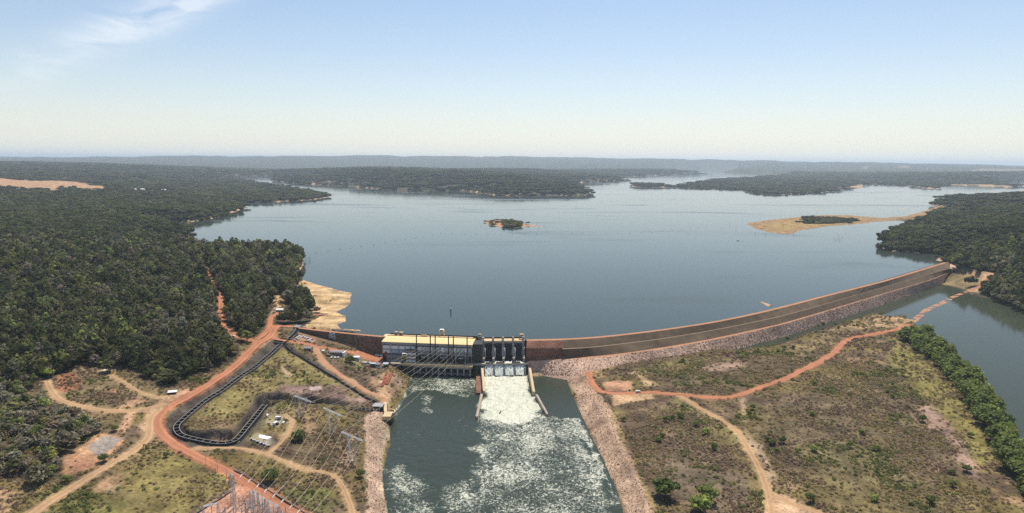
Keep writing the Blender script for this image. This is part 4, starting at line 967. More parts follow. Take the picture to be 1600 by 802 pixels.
def gn_group():
    g = bpy.data.node_groups.new('place_on_points', 'GeometryNodeTree')
    g.interface.new_socket('Geometry', in_out='INPUT', socket_type='NodeSocketGeometry'); g.interface.new_socket('Geometry', in_out='OUTPUT', socket_type='NodeSocketGeometry')
    n, l = g.nodes, g.links; i = n.new('NodeGroupInput'); o = n.new('NodeGroupOutput')
    ci = n.new('GeometryNodeCollectionInfo'); ci.inputs['Collection'].default_value = PROTO; ci.inputs['Separate Children'].default_value = True; ci.inputs['Reset Children'].default_value = True
    ip = n.new('GeometryNodeInstanceOnPoints'); ip.inputs['Pick Instance'].default_value = True
    def na(name, t):
        q = n.new('GeometryNodeInputNamedAttribute'); q.data_type = t; q.inputs['Name'].default_value = name; return q.outputs['Attribute']
    l.new(i.outputs[0], ip.inputs['Points']); l.new(ci.outputs[0], ip.inputs['Instance']); l.new(na('kind', 'INT'), ip.inputs['Instance Index'])
    l.new(na('rot', 'FLOAT_VECTOR'), ip.inputs['Rotation']); l.new(na('scl', 'FLOAT_VECTOR'), ip.inputs['Scale'])
    l.new(ip.outputs[0], o.inputs[0]); return g
GN = gn_group()
def scatter(name, P, kind, rot, scl, tint, label):
    me = bpy.data.meshes.new(name); me.vertices.add(len(P)); me.vertices.foreach_set('co', np.asarray(P, np.float32).ravel())
    def at_(nm, t, v, prop): a = me.attributes.new(nm, t, 'POINT'); a.data.foreach_set(prop, np.ascontiguousarray(v).ravel())
    at_('kind', 'INT', np.asarray(kind, np.int32), 'value'); at_('rot', 'FLOAT_VECTOR', np.asarray(rot, np.float32), 'vector')
    at_('scl', 'FLOAT_VECTOR', np.asarray(scl, np.float32), 'vector'); at_('tint', 'FLOAT_VECTOR', np.asarray(tint, np.float32), 'vector')
    o = bpy.data.objects.new(name, me); COL.objects.link(o); o['kind'] = 'stuff'; o['label'] = label
    md = o.modifiers.new('place', 'NODES'); md.node_group = GN
    print('scatter', name, len(P)); return o
def cells(r0, r1, size, rstretch=1.0):
    """jittered points over the field of view, spaced by size(r)"""
    out = []; r = r0
    while r < r1:
        s = size(r); n = int((AZ[-1] - AZ[0]) * .93 * r / s); a = AZ[0] * .93 + (np.arange(n) + RNG.random(n)) * s / r
        q = r + (RNG.random(n) - .1) * s * (rstretch(r) if callable(rstretch) else rstretch)
        out.append(np.stack([q * np.sin(a), q * np.cos(a), np.full(n, s)], 1)); r += s * (rstretch(r) if callable(rstretch) else rstretch)
    return np.concatenate(out)
def sample(G, P): return look(G, P[:, 0], P[:, 1])
def pick(cols, w, n): return np.array(cols)[RNG.choice(len(cols), n, p=np.array(w) / sum(w))]
def jig(C, a=.18): return C * (1 + (RNG.random((len(C), 1)) - .5) * 2 * a) * (1 + (RNG.random((len(C), 3)) - .5) * .16)
GREENS = [(.092, .098, .042), (.142, .145, .058), (.185, .190, .068), (.26, .29, .08), (.23, .205, .135), (.18, .155, .10)]
def tree_tints(P, greyness):
    z = fbm(P[:, 0], P[:, 1], 90, 3, 501); w = RNG.random(len(P))
    k = np.where(w < .44, 0, np.where(w < .70, 1, np.where(w < .84, 2, np.where(w < .88, 3, np.where(w < .95, 4, 5)))))
    g = RNG.random(len(P)) < greyness + np.clip(z - .58, 0, 1) * 2.2
    k = np.where(g, np.where(RNG.random(len(P)) < .6, 4, 5), k); return jig(np.array(GREENS)[k]), g

# single trees: the belt on the bank of the river, and the nearest crowns of the west woods
IND = []
def ind_cells(region_w, size, seed, r0, r1, thr=.5):
    P = cells(r0, r1, lambda r: size); return P[sample(region_w, P) > thr]
Pb = ind_cells(wbelt, 9.6, 1, 380, 1300)
Pb = Pb[np.argsort(np.hypot(Pb[:, 0], Pb[:, 1]))][:170]
pb_last = np.hypot(Pb[-1, 0], Pb[-1, 1])
near_w = np.minimum(wf, FOR)
Pw = ind_cells(np.where(GA < 0, near_w, 0), 10.0, 2, 380, 760, .55); Pw = Pw[Pw[:, 0] > -.79 * Pw[:, 1]]
Pw = Pw[np.argsort(np.hypot(Pw[:, 0], Pw[:, 1]))][:120]
pw_last = np.hypot(Pw[-1, 0], Pw[-1, 1]); print('belt', len(Pb), pb_last, 'woods', len(Pw), pw_last)
def tree_proto(name, label, group, leafm, lobes, n, size, h, flat, cat='tree', spread=.34):
    t = empty(name, (0, 0, 0), 0, label, cat, group)
    link('trunk', trunk_mesh(h, .035), t); link('crown', crown('crown', leafm, lobes, n, size, h, flat, spread), t); return t
belt_lab = '%s tree in the belt along the bank of the green river'
wood_lab = '%s tree at the near edge of the dry woods in the west'
bp_ = [tree_proto('tree', belt_lab % lb, 'trees lining the river bank', LEAFM[k], lo, 170, .09, h, fl) for k, lo, h, fl, lb in (('dark', 6, 1.15, .8, 'rounded dark green'), ('mid', 7, 1.05, .75, 'broad mid green'), ('mid', 5, 1.3, .95, 'tall mid green'), ('dark', 7, 1.0, .7, 'low dark green'), ('bright', 6, 1.1, .8, 'bright yellowish green'))]
wp_ = [tree_proto('tree', wood_lab % lb, 'trees at the edge of the west woods', LEAFM[k], lo, 130, .095, h, fl) for k, lo, h, fl, lb in (('grey', 6, 1.1, .8, 'rounded greyish'), ('olive', 6, 1.0, .7, 'flat olive'), ('dark', 5, 1.3, 1.0, 'tall dark green'), ('mid', 6, 1.15, .8, 'rounded mid green'), ('grey', 5, 1.25, .95, 'tall greyish'))]
def place_trees(protos, P, smin, smax):
    used = set()
    for x, y, s in P:
        k = random.choices(range(len(protos)), [3, 3, 2, 2, 1])[0]
        o = protos[k] if k not in used else copy_tree(protos[k]); used.add(k)
        q = random.uniform(smin, smax); o.location = (x, y, float(Z(x, y)) - .2); o.scale = (q, q, q * random.uniform(.75, 1.05)); o.rotation_euler = (0, 0, random.uniform(0, 6.28))
    for k, pr in enumerate(protos):
        if k not in used:
            for ch in list(pr.children): bpy.data.objects.remove(ch)
            bpy.data.objects.remove(pr)
place_trees(bp_, Pb, 10.5, 16.0)
place_trees(wp_, Pw, 4.5, 8.0)

# the woods: one mass
size_f = lambda r: max(6.6, .0064 * r)
P = np.concatenate([cells(380, 1750, size_f), (lambda q: q[sample(grey_zone, q) > RNG.random(len(q)) + .1])(cells(400, 760, lambda r: 7.0))])
f = sample(FOR, P); P = P[RNG.random(len(P)) < f * 1.05]
d_ = np.hypot(P[:, 0], P[:, 1])
inb = (sample(wbelt, P) > .4) & (d_ < pb_last + 5); inw = (P[:, 0] < 0) & (sample(near_w, P) > .5) & (d_ < pw_last + 4)
P = P[~(inb | (inw & (RNG.random(len(P)) < .6)))]; n = len(P)
Pi = cells(1700, 3200, lambda r: 10.0); Pi = Pi[(sample(SD_ISL, Pi) < 2) & (RNG.random(len(Pi)) < sample(FOR, Pi))]; P = np.concatenate([P, Pi]); n = len(P)
gz = np.clip(sample(grey_zone, P), 0, 1); tint, g = tree_tints(P, .04 + .45 * gz)
kind = np.where(g & (RNG.random(n) < .6), RNG.choice(bare_ids, n), RNG.choice(near_ids, n))
d_all = np.hypot(P[:, 0], P[:, 1]); sc = P[:, 2] * (1.25 + .75 * RNG.random(n)); hz = np.where(d_all > 1700, 5.5, np.clip(sc, 7, 14)) * (.85 + .4 * RNG.random(n)) * (1 - .3 * gz)
sc = sc * np.where(RNG.random(n) < .06, 1.5, 1.0) * (1 - .38 * gz); hz = hz * (1 - .3 * gz) * (.8 + .4 * RNG.random(n)); tint = tint * (1 + .45 * gz[:, None])
rot = np.stack([np.zeros(n), np.zeros(n), RNG.random(n) * 6.28], 1)
scatter('woods', np.stack([P[:, 0], P[:, 1], sample(GZ, P) - .6], 1), kind, rot, np.stack([sc, sc, hz], 1), tint, 'dark green dry woodland covering the slopes round the reservoir')
size_f2 = lambda r: .0125 * r
P = cells(1650, 13500, size_f2, lambda r: 1.0 if r < 3000 else 1.7)
f = sample(np.where(SD_ISL < 30, 0, FOR), P); P = P[RNG.random(len(P)) < f * 1.1]; n = len(P); tint, g = tree_tints(P, .06)
tint = tint * .55 + .45 * np.array([.095, .112, .045])
sc = P[:, 2] * (1.35 + .4 * RNG.random(n)); hz = (12 + 6 * RNG.random(n)) * (1 - .6 * np.clip(sample(wbar, P), 0, 1))
rot = np.stack([np.zeros(n), np.zeros(n), RNG.random(n) * 6.28], 1)
scatter('distant_woods', np.stack([P[:, 0], P[:, 1], sample(GZ, P) - 3.0], 1), RNG.choice(clump_ids, n), rot, np.stack([sc, sc, hz], 1), tint, 'unbroken far woodland on the hills and headlands round the reservoir')

# dry scrub
P = cells(360, 1500, lambda r: max(2.3, .0038 * r))
f = sample(SCR, P); zz = fbm(P[:, 0], P[:, 1], 26, 4, 601); P = P[RNG.random(len(P)) < f * (.25 + 1.1 * sstep(.36, .62, zz))]; n = len(P)
zb = fbm(P[:, 0], P[:, 1], 55, 4, 602); zg = fbm(P[:, 0], P[:, 1], 34, 4, 603)
cols = np.array([(.27, .19, .13), (.40, .295, .195), (.36, .29, .125), (.26, .25, .10), (.16, .185, .06)])
k = np.where(zg > .66, np.where(RNG.random(n) < .6, 3, 4), np.where(zb > .52, np.where(RNG.random(n) < .6, 0, 1), np.where(RNG.random(n) < .55, 2, 1)))
k = np.where(RNG.random(n) < .03, 4, k)
sc = P[:, 2] * (.55 + .7 * RNG.random(n) ** 1.5) * np.where(k >= 3, 1.2, 1.0); rot = np.stack([np.zeros(n), np.zeros(n), RNG.random(n) * 6.28], 1)
scatter('scrub', np.stack([P[:, 0], P[:, 1], sample(GZ, P) - .15], 1), RNG.choice(bush_ids, n), rot, np.stack([sc, sc, sc * (.7 + .5 * RNG.random(n))], 1), jig(cols[k], .25), 'dry brown and olive scrub spread over the low ground')

# loose stone on banks and dam toe
def stones(name, P, smin, smax, label, dark=0):
    n = len(P); sc = smin + (smax - smin) * RNG.random(n) ** 2
    c = pick([(.48, .32, .23), (.40, .255, .185), (.56, .41, .30), (.26, .17, .13), (.44, .33, .24)], [4, 3, 2, 2, 2], n)
    rot = RNG.random((n, 3)) * 6.28
    scatter(name, P, RNG.choice(rock_ids, n), rot, np.stack([sc, sc * (.7 + .5 * RNG.random(n)), sc * .8], 1), jig(c, .25) * (1 - dark), label)
P = cells(330, 760, lambda r: 1.75); w = np.maximum(sample(wbl, P), sample(wdk, P)); wd = sample(np.minimum(SD_TAIL, SD_RIV), P)
P = P[(w > .5) & (wd > -1.2)]; stones('bank_stones', np.stack([P[:, 0], P[:, 1], sample(GZ, P)], 1), .6, 1.7, 'pinkish loose stone dumped on both banks of the tailrace')
def face_points(A, B, n, i0=0, i1=NS):
    t = i0 + RNG.random(n) * (i1 - 1.01 - i0); k = t.astype(int); f = (t - k)[:, None]; h = RNG.random((n, 1))
    a = A[k] * (1 - f) + A[k + 1] * f; b = B[k] * (1 - f) + B[k + 1] * f; return a + (b - a) * h
stones('dam_toe_stones', np.concatenate([face_points(rows['B1'], rows['T'], 9000), face_points(rows['C1'], rows['B0'], 600, 0, k0 + 1)]), .7, 2.0, 'pinkish stone facing the lower slope of the long dam', -.35)
stones('red_slope_stones', face_points(r2['C1'], r2['T'], 800, kk, NL), .6, 1.8, 'reddish stone facing the slope beside the powerhouse', .35)

# shrubs that stand out one by one
SHRUBS = [(974,658,6),(1088,666,6),(1041,659,6),(1063,653,6.5),(1050,656,5),(1029,690,6),(1034,683,5),(1102,679,6.5),(1115,702,5.5),(1176,640,6),(1170,648,4.5),(1207,696,7),(1222,693,6),(1199,690,5),(1213,706,5),(1266,785,6),
 (1410.5,558,3.8),(1410.5,573,3.8),(1422.6,609,4.2),(1386.5,614,4),(1394.5,622,4.4),(1440.6,659,6),(1366,783,6.5),(1272,602,4.5),(1272,705,6.5),(1328,699,5.5),(1370,705,5.5),(1346,679,5),(1511,737,6.5),(1517,683,6),(1487,741,5.5),(1489,761,6),(1455,787,6.5),(1268,649,5),
 (1159,560,6),(1067,566,5),(1230,531,5),(1286,508,5.5),(1278,511,5),(1305,510,5.5),(1310,514,5),(1286,517,4.5),(1225,546,5),(1215,550,5),(1240,545,5),(563.7,746,6.5),(180,674,5.5),(162,721,6),(105,753,6.5),(260,715,4),(321,629,4),(562,578,5),(541,578,4.5),(583,586,5),(470,690,4)]
SHR = [(k, tree_proto('shrub', 'rounded green shrub standing out of the dry brown ground', 'green shrubs dotted over the dry ground', LEAFM[k], 5, 150, .075, h, fl, 'shrub')) for k, h, fl in (('dark', .85, .7), ('mid', .8, .65), ('bright', .8, .65))]
used = set()
SP = hit([(a, b) for a, b, _ in SHRUBS])
for (a, b, s), p in zip(SHRUBS, SP):
    k = random.choices([0, 1, 2], [3, 3, 1])[0]; pr = SHR[k][1]; o = pr if k not in used else copy_tree(pr); used.add(k)
    o.location = (p[0], p[1], p[2] - .2); q = s * random.uniform(.9, 1.15); o.scale = (q, q, q * random.uniform(.8, 1.1)); o.rotation_euler = (0, 0, random.uniform(0, 6.28))
BIG = [(548,567,9,'dark','round dark tree below the white shed beside the powerhouse yard'), (466.5,689,9.5,'dark','rounded dark tree beside the sandy path under the power lines'), (423,753,10.5,'dark','lone dark green tree between the switchyard fence and the sandy path'),
 (1039,776,15,'dark','big dark green tree at the bottom edge beside the stony dike'), (1105,783,12,'mid','broad green tree at the bottom edge in the brown thicket'), (1094,799,12,'bright','bright yellowish green tree beside the broad green one at the bottom edge')]
for a, b, s, k, lab in BIG:
    p = hit([(a, b)])[0]; t = tree_proto('tree', lab, None, LEAFM[k], 7, 240, .085, .85, .7, spread=.42); t.location = (p[0], p[1], p[2] - .3); t.scale = (s, s, s)
# ------------------------------------------------------------------ powerhouse
def frame(p0, p1, z):
    A, B = at([p0, p1], z); return A, math.atan2(B[1] - A[1], B[0] - A[0]), float(np.hypot(*(B - A)[:2]))
PA, PRZ, PL = frame((598, 562), (738, 567.5), DECK_Z)
ph = empty('powerhouse', tuple(PA), PRZ, 'long grey powerhouse with a flat cream roof standing over the tailrace', 'building')
def local(o_loc, rz, x, y, z): return Vector(o_loc) + Vector((x * math.cos(rz) - y * math.sin(rz), x * math.sin(rz) + y * math.cos(rz), z))
def PHW(x, y, z): return local(PA, PRZ, x, y, z)
EAVE = 20.6
w = MB(); w.box(0, PL, 0, 20, -2, 17.6); w.build('wall', MT['conc_dark'], ph)
rf = MB(); prof = [(-1.2, EAVE - .5), (-1.2, EAVE), (4, EAVE + .75), (10, EAVE + 1.25), (15, EAVE + 1.45), (20, EAVE + 1.5), (20, EAVE - .5)]
rf.prismx(prof, -.6, PL + .4); roof = rf.build('roof', MT['roof_cream'], ph)
for k in range(int(PL / 4.0)):
    MB().prismx([(-1.25, EAVE + .05), (4, EAVE + .80), (10, EAVE + 1.30), (20, EAVE + 1.55), (20, EAVE + 1.64), (10, EAVE + 1.39), (4, EAVE + .89), (-1.25, EAVE + .14)], 2 + k * 4.0, 2.10 + k * 4.0).build('roof_seam', MT['roof_cream'], roof)
MB().box(-.3, PL + .2, -.8, 20, 17.6, EAVE - .5).build('fascia', MT['frame_grey'], ph)
px2m = lambda px: (px - 598) / 140.0 * PL
# facade grid: service end
bays = [0, 9.3, 18.5, 25.5, 31.5, 37.0]
for i in range(len(bays)):
    MB().box(bays[i] - .45, bays[i] + .45, -.55, 0, 0, 17.6).build('pilaster', MT['frame_grey'], ph)
for i in range(5):
    a, b = bays[i] + .45, bays[i + 1] - .45
    MB().box(a + .1, b - .1, -.30, -.01, 12.6, 16.4).build('wall_panel', MT['panel'], ph)
    if i < 3: MB().box(a + .1, b - .1, -.28, -.01, 7.6, 11.4).build('wall_panel', MT['panel_low'] if i else MT['panel'], ph)
MB().box(-.2, 38, -.45, -.31, 11.5, 12.4).build('string_course', MT['frame_grey'], ph)
MB().box(2.4, 5.2, -.35, -.01, 3.6, 9.4).build('door', MT['red_door'], ph)
# facade grid: machine hall
x0 = 39.5; nb = 14
for i in range(nb + 1):
    x = x0 + (PL - x0 - .5) * i / nb
    MB().box(x - .3, x + .3, -.5, 0, 0, 17.6).build('pilaster', MT['frame_grey'], ph)
    if i < nb:
        MB().box(x + .45, x + (PL - x0 - .5) / nb - .45, -.28, -.01, 11.6, 16.2).build('wall_panel', MT['panel_low'] if i % 3 else MT['panel'], ph)
        MB().box(x + .5, x + (PL - x0 - .5) / nb - .5, -.22, -.01, 7.0, 10.6).build('wall_panel', MT['conc_grey'], ph)
MB().box(x0, PL, -.6, -.51, 10.7, 11.4).build('string_course', MT['frame_grey'], ph)
# deck over the draft tubes
MB().box(26, PL + 2, -14.0, 0, -1.2, 0).build('deck', MT['tan_conc'], ph)
MB().box(25.5, PL + 2.2, -14.5, -14.0, -1.5, .75).build('parapet', MT['tan_conc'], ph)
MB().box(26, PL + 1, -13.0, 2, -18, -1.2).build('draft_tube_wall', MT['conc_dark'], ph)
no = 9; xa = px2m(652); pit = (PL - xa) / no
for i in range(no + 1):
    MB().box(xa + i * pit - .75, xa + i * pit + .75, -14.2, -13.0, -10.4, -1.5).build('draft_tube_pier', MT['conc_grey'], ph)
for i in range(no):
    a, b = xa + i * pit + .75, xa + (i + 1) * pit - .75
    MB().box(a, b, -13.9, -13.0, -3.2, -1.5).build('draft_tube_lintel', MT['conc_grey'], ph)
    MB().box(a + .25, b - .25, -13.06, -12.9, -7.2, -3.3).build('draft_tube_opening', MT['black'], ph)
    ar = MB(); m_ = 7
    for q in range(m_):
        u0, u1 = q / m_, (q + 1) / m_; z0 = -9.6 + 1.5 * math.sin(math.pi * u0); z1 = -9.6 + 1.5 * math.sin(math.pi * u1); xx0, xx1 = a + (b - a) * u0, a + (b - a) * u1
        ar.hexa([(xx0, -14.0, z0 - .7), (xx1, -14.0, z1 - .7), (xx1, -13.0, z1 - .7), (xx0, -13.0, z0 - .7), (xx0, -14.0, z0), (xx1, -14.0, z1), (xx1, -13.0, z1), (xx0, -13.0, z0)])
    ar.build('draft_tube_arch', MT['conc_grey'], ph)
    MB().box(a, b, -13.5, -12.9, -16, -10.6).build('gate_slot', MT['black'], ph)
# annex at the foot of the service end
an = empty('annex', tuple(PHW(6.5, -6.2, 0)), PRZ, 'low grey annex with strip windows at the foot of the powerhouse facade', 'building')
MB().box(0, 20, 0, 6, -.5, 6.2).build('wall', MT['conc_grey'], an); MB().box(-.3, 20.3, -.3, 6, 6.2, 6.6).build('roof', MT['fibre'], an)
for i in range(5):
    f = MB().box(1.2 + i * 3.8, 3.8 + i * 3.8, -.12, -.01, 2.6, 4.4).build('window', MT['frame_grey'], an); MB().box(1.4 + i * 3.8, 3.6 + i * 3.8, -.16, -.13, 2.8, 4.2).build('pane', MT['glass'], f)
an2 = empty('office_block', tuple(PHW(27.5, -6.4, 0)), PRZ, 'three storey office block with pale panels against the dark powerhouse facade', 'building')
MB().box(0, 11.5, 0, 6.2, -.5, 12.6).build('wall', MT['frame_grey'], an2); MB().box(-.3, 11.8, -.3, 6.2, 12.6, 13.0).build('roof', MT['conc_dark'], an2)
for r in range(3):
    for i in range(3):
        x = .5 + i * 3.7; z = .6 + r * 4.0
        MB().box(x, x + 3.2, -.14, -.01, z + .1, z + 1.7).build('wall_panel', MT['panel'], an2)
        f = MB().box(x, x + 3.2, -.10, -.01, z + 1.8, z + 3.2).build('window', MT['frame_grey'], an2); MB().box(x + .2, x + 3.0, -.15, -.11, z + 1.95, z + 3.05).build('pane', MT['glass'], f)
# line take-off columns and transformers on the deck
for i, pxc in enumerate((653, 674.5, 682, 702.5, 710, 731)):
    c_ = empty('takeoff_column', tuple(PHW(px2m(pxc), -4.2, 0)), PRZ, ['dark slender column before the cream roof, the one beside the office block', 'dark slender column before the cream roof, left one of the pair below the roof top crane', 'dark slender column before the cream roof, right one of the pair below the roof top crane',
        'dark slender column before the cream roof, left one of the pair nearer the spillway', 'dark slender column before the cream roof, right one of the pair nearer the spillway', 'dark slender column before the cream roof, last one towards the spillway'][i], 'column', 'line take-off columns')
    MB().box(-.35, .35, -.35, .35, 0, 13).build('shaft', MT['dark_steel'], c_); MB().box(-.5, .5, -.5, .5, 13, 30.5).build('upper_shaft', MT['dark_steel'], c_); MB().box(-1.1, 1.1, -1.1, 1.1, 0, .6).build('foot', MT['conc_grey'], c_); MB().box(-2.2, 2.2, -.22, .22, 17.4, 17.9).build('crossarm', MT['dark_steel'], c_)
for i, xc in enumerate((46.5, 67.5, 88)):
    t = empty('power_transformer', tuple(PHW(xc, -3.4, 0)), PRZ, ['dark finned transformer on the deck nearest the office block', 'dark finned transformer in the middle of the powerhouse deck', 'dark finned transformer on the deck nearest the spillway'][i], 'transformer', 'transformers on the powerhouse deck')
    MB().box(-3.2, 3.2, -1.2, 1.4, .5, 4.6).build('tank', MT['dark_steel'], t); MB().tube([(-2.6, 0, 5.6), (2.0, 0, 5.6)], .55, 8).build('conservator', MT['steel'], t)
    for q in range(7): MB().box(-2.9 + q * .9, -2.6 + q * .9, -2.0, -1.2, .9, 4.2).build('radiator_fin', MT['dark_steel'], t)
    for q in range(3): MB().tube([(-1.9 + q * 1.9, .3, 4.6), (-1.9 + q * 1.9, .1, 7.4)], .22, 6, .1).build('bushing', MT['insul'], t)
    fr = MB()
    for sx in (-5.5, 5.5): fr.box(sx - .18, sx + .18, -1.4, -1.0, 0, 9.6)
    fr.box(-5.7, 5.7, -1.4, -1.0, 9.6, 10.0); fr.build('portal_frame', MT['steel'], t)
    MB().box(-6.4, -6.0, -4, 3.3, 0, 6.4).build('fire_wall', MT['conc_dark'], t)
# intake deck behind the roof
idk = empty('intake_deck', tuple(PHW(0, 20, 0)), PRZ, 'concrete intake deck with a red brown rail behind the cream roof', 'dam')
MB().box(-6, PL + 3, .15, 12, -10, 20.8).build('deck', MT['tan_conc'], idk); MB().box(0, PL + 1, .4, .9, 20.8, 22.6).build('rail', MT['rail_red'], idk)
MB().box(0, PL + 1, 11.5, 12, 20.8, 22.0).build('parapet', MT['dark_steel'], idk)
def crane(name, loc, rz, w, d, h, lab, scale=1.0, m='yellow'):
    c_ = empty(name, tuple(loc), rz, lab, 'crane')
    for sx in (-w / 2, w / 2):
        for sy in (-d / 2, d / 2): MB().tube([(sx, sy, 0), (sx * .8, sy * .8, h * .72)], .28, 4).build('leg', MT[m], c_)
    for sx in (-w / 2, w / 2): MB().box(sx - .25, sx + .25, -d / 2, d / 2, h * .32, h * .42).build('sill_beam', MT[m], c_)
    MB().box(-w * .48, w * .48, -d * .5, d * .5, h * .70, h * .80).build('bridge_beam', MT[m], c_); MB().box(-w * .42, w * .38, -d * .42, d * .42, h * .80, h).build('trolley_house', MT['white'] if m == 'yellow' else MT['tan_conc'], c_)
    MB().box(-w * .25, w * .25, -d * .43 - .05, -d * .42, h * .84, h * .95).build('opening', MT['black'], c_)
    return c_
crane('gantry_crane', PHW(px2m(683.5), 26, 20.8), PRZ, 5.6, 5, 9.2, 'yellow gantry crane standing on the deck behind the cream roof')
crane('gantry_crane', PHW(27.2, -8.0, 0), PRZ, 6.6, 3.2, 10.4, 'yellow gantry crane at the corner of the low annex')
for i, (xx, ww, hh) in enumerate(((6, 3.2, 3.4), (11.2, 4.2, 3.2))):
    o = empty('gate_hut', tuple(PHW(xx, 28, 20.8)), PRZ, ['small tan hut on the crest at the grassed dam end of the cream roof', 'broader tan hut on the crest, second from the grassed dam'][i], 'hut', 'huts on the crest')
    MB().box(0, ww, 0, 3, 0, hh).build('wall', MT['concrete'], o); MB().box(-.2, ww + .2, -.2, 3.2, hh, hh + .3).build('roof', MT['tan_conc'], o); MB().box(.8, 1.9, -.06, -.01, 0, 2.2).build('door', MT['black'], o)
rk = empty('trash_rack_frame', tuple(PHW(37, 26, 20.8)), PRZ, 'low yellowish rack frame on the crest behind the middle of the cream roof', 'frame')
MB().box(0, 6.5, 0, 2.6, 0, 1.5).build('frame', MT['yellow'], rk)
for i in range(6): MB().box(.4 + i, .7 + i, -.12, -.01, .1, 1.4).build('bar', MT['dark_steel'], rk)

# ------------------------------------------------------------------ spillway
SA, SRZ, SL = frame((741, 568), (823, 567), DECK_Z)
sp = empty('spillway', tuple(SA), SRZ, 'gated concrete spillway with four dark radial gates pouring white water', 'dam')
SPW = lambda x, y, z: local(SA, SRZ, x, y, z)
sx_ = lambda px: (px - 741) / 82.0 * SL
MB().box(-1.6, sx_(754), 1.5, 26, -15, 20.8).build('closure_block', MT['dark_steel'], sp)  # concrete block coloured near black, its shadow painted in
MB().box(-1.6, sx_(754), 1.2, 1.49, 13, 20.4).build('closure_block_head', MT['conc_dark'], sp)
piers = [sx_(q) for q in (755.8, 771.3, 787, 803.2, 819.2)]
pp = [(26, -15), (26, 20.8), (15, 20.8), (14.2, 14.6), (11.2, 13.2), (9.4, 6.5), (5.0, 3.6), (2.6, 3.6), (2.6, -1.4), (-3.4, -1.4), (-6.5, -4), (-11, -12), (-11.2, -15)]
for x in piers:
    pr = MB().prismx(pp, x - 1.25, x + 1.25).build('pier', MT['conc_grey'], sp)
    MB().box(x - 1.45, x + 1.45, 14.6, 19, 20.8, 21.2).build('pier_cap', MT['concrete'], pr)
    MB().box(x - 1.5, x + 1.5, 11.0, 13.6, 13.3, 14.0).build('trunnion_ledge', MT['concrete'], pr)
    MB().box(x - 1.3, x + 1.3, 2.5, 5.1, 3.65, 4.6).build('lower_cap', MT['concrete'], pr)
    MB().box(x - .9, x + .9, 16.5, 19.5, 21.2, 24.4).build('hoist_cabin', MT['concrete'], pr)
for i in range(4):
    a, b = piers[i] + 1.25, piers[i + 1] - 1.25
    g = MB(); n_ = 8; P_ = [(17.0 - 6.8 * math.sin(q / n_ * 1.25) ** 1.6, 18.0 - 16.5 * q / n_) for q in range(n_ + 1)]
    for q in range(n_): g.hexa([(a, P_[q][0], P_[q][1]), (b, P_[q][0], P_[q][1]), (b, P_[q][0] + .5, P_[q][1]), (a, P_[q][0] + .5, P_[q][1]), (a, P_[q + 1][0], P_[q + 1][1]), (b, P_[q + 1][0], P_[q + 1][1]), (b, P_[q + 1][0] + .5, P_[q + 1][1]), (a, P_[q + 1][0] + .5, P_[q + 1][1])])
    gt = g.build('radial_gate', MT['dark_steel'], sp)
    MB().box(a, b, 16.2, 17.2, 18.05, 18.6).build('gate_top_beam', MT['panel_low'], gt)
    for k in range(4): MB().box(a + .6 + k * (b - a - 1.6) / 3, a + .95 + k * (b - a - 1.6) / 3, 10.6, 11.0, 3.0, 9.0).build('gate_rib', MT['conc_dark'], gt)
    MB().tube([(a + .55, 12.0, 13.6), (a + .75, 7.6, 4.2)], .32, 6).build('hydraulic_cylinder', MT['white'], sp)
    MB().tube([(b - .55, 11.6, 12.0), (b - .75, 8.4, 6.0)], .2, 6).build('hydraulic_cylinder', MT['concrete'], sp)
    MB().prismx([(12, 1.5), (6, .8), (3, -.8), (-2, -2.6), (-7, -7.2), (-11.5, -13), (-11.5, -15), (12, -15)], a, b).build('chute', MT['conc_dark'], sp)
MB().box(sx_(754) - 1, piers[-1] + 1.4, 15.5, 27, 19.4, 20.78).build('crest_bridge', MT['tan_conc'], sp)
MB().box(-1, piers[-1] + 1.4, 26.5, 26.9, 20.8, 22.2).build('upstream_rail', MT['dark_steel'], sp)
MB().box(-1.0, piers[-1] + 4.0, -3.4, 2.4, -1.35, 0).build('bridge_deck', MT['tan_conc'], sp)
MB().box(-1.0, piers[-1] + 4.0, -3.75, -3.42, -1.5, .55).build('bridge_parapet', MT['conc_grey'], sp)
for x in (piers[0] - .5, piers[-1] + 2.2): MB().box(x - 1.5, x + 1.8, -4.6, -3.8, -15, -1.5).build('abutment', MT['conc_dark'], sp)
MB().box(1, sx_(754) - .3, -3.2, -2.2, -15, -1.5).build('mossy_panel', mat('mossy_wall', (.05, .075, .02), .9, .3, .3), sp)
MB().prismx([(-11.0, -11.4), (-12.4, -11.8), (-13.2, -15), (-11.0, -15)], piers[0] + .3, piers[-1] - .3).build('end_sill', MT['wet_shade'], sp)  # dark strip painted for the shade at the foot of the chutes
wat_m = mat('white_water', (.80, .81, .70), .75, .14, .35, .5, coarse=.12, world=True)
for i in range(4):
    a, b = piers[i] + 1.3, piers[i + 1] - 1.3; V = []; nu, nv = 12, 14
    for v_ in range(nv):
        t = v_ / (nv - 1); y = 3.0 - 14.5 * t; z = -.3 - 11.3 * t ** 1.55
        for u_ in range(nu):
            x = a + (b - a) * u_ / (nu - 1); V.append((x, y - 1.0 * RNG.random(), z + 1.7 * RNG.random() + .4))
    me = fromnp('spilling_water', V, gridfaces(nv, nu)[:, ::-1], wat_m, True); o = link('spilling_water', me); o.matrix_world = Matrix.Translation(SA) @ Matrix.Rotation(SRZ, 4, 'Z'); o['kind'] = 'structure'
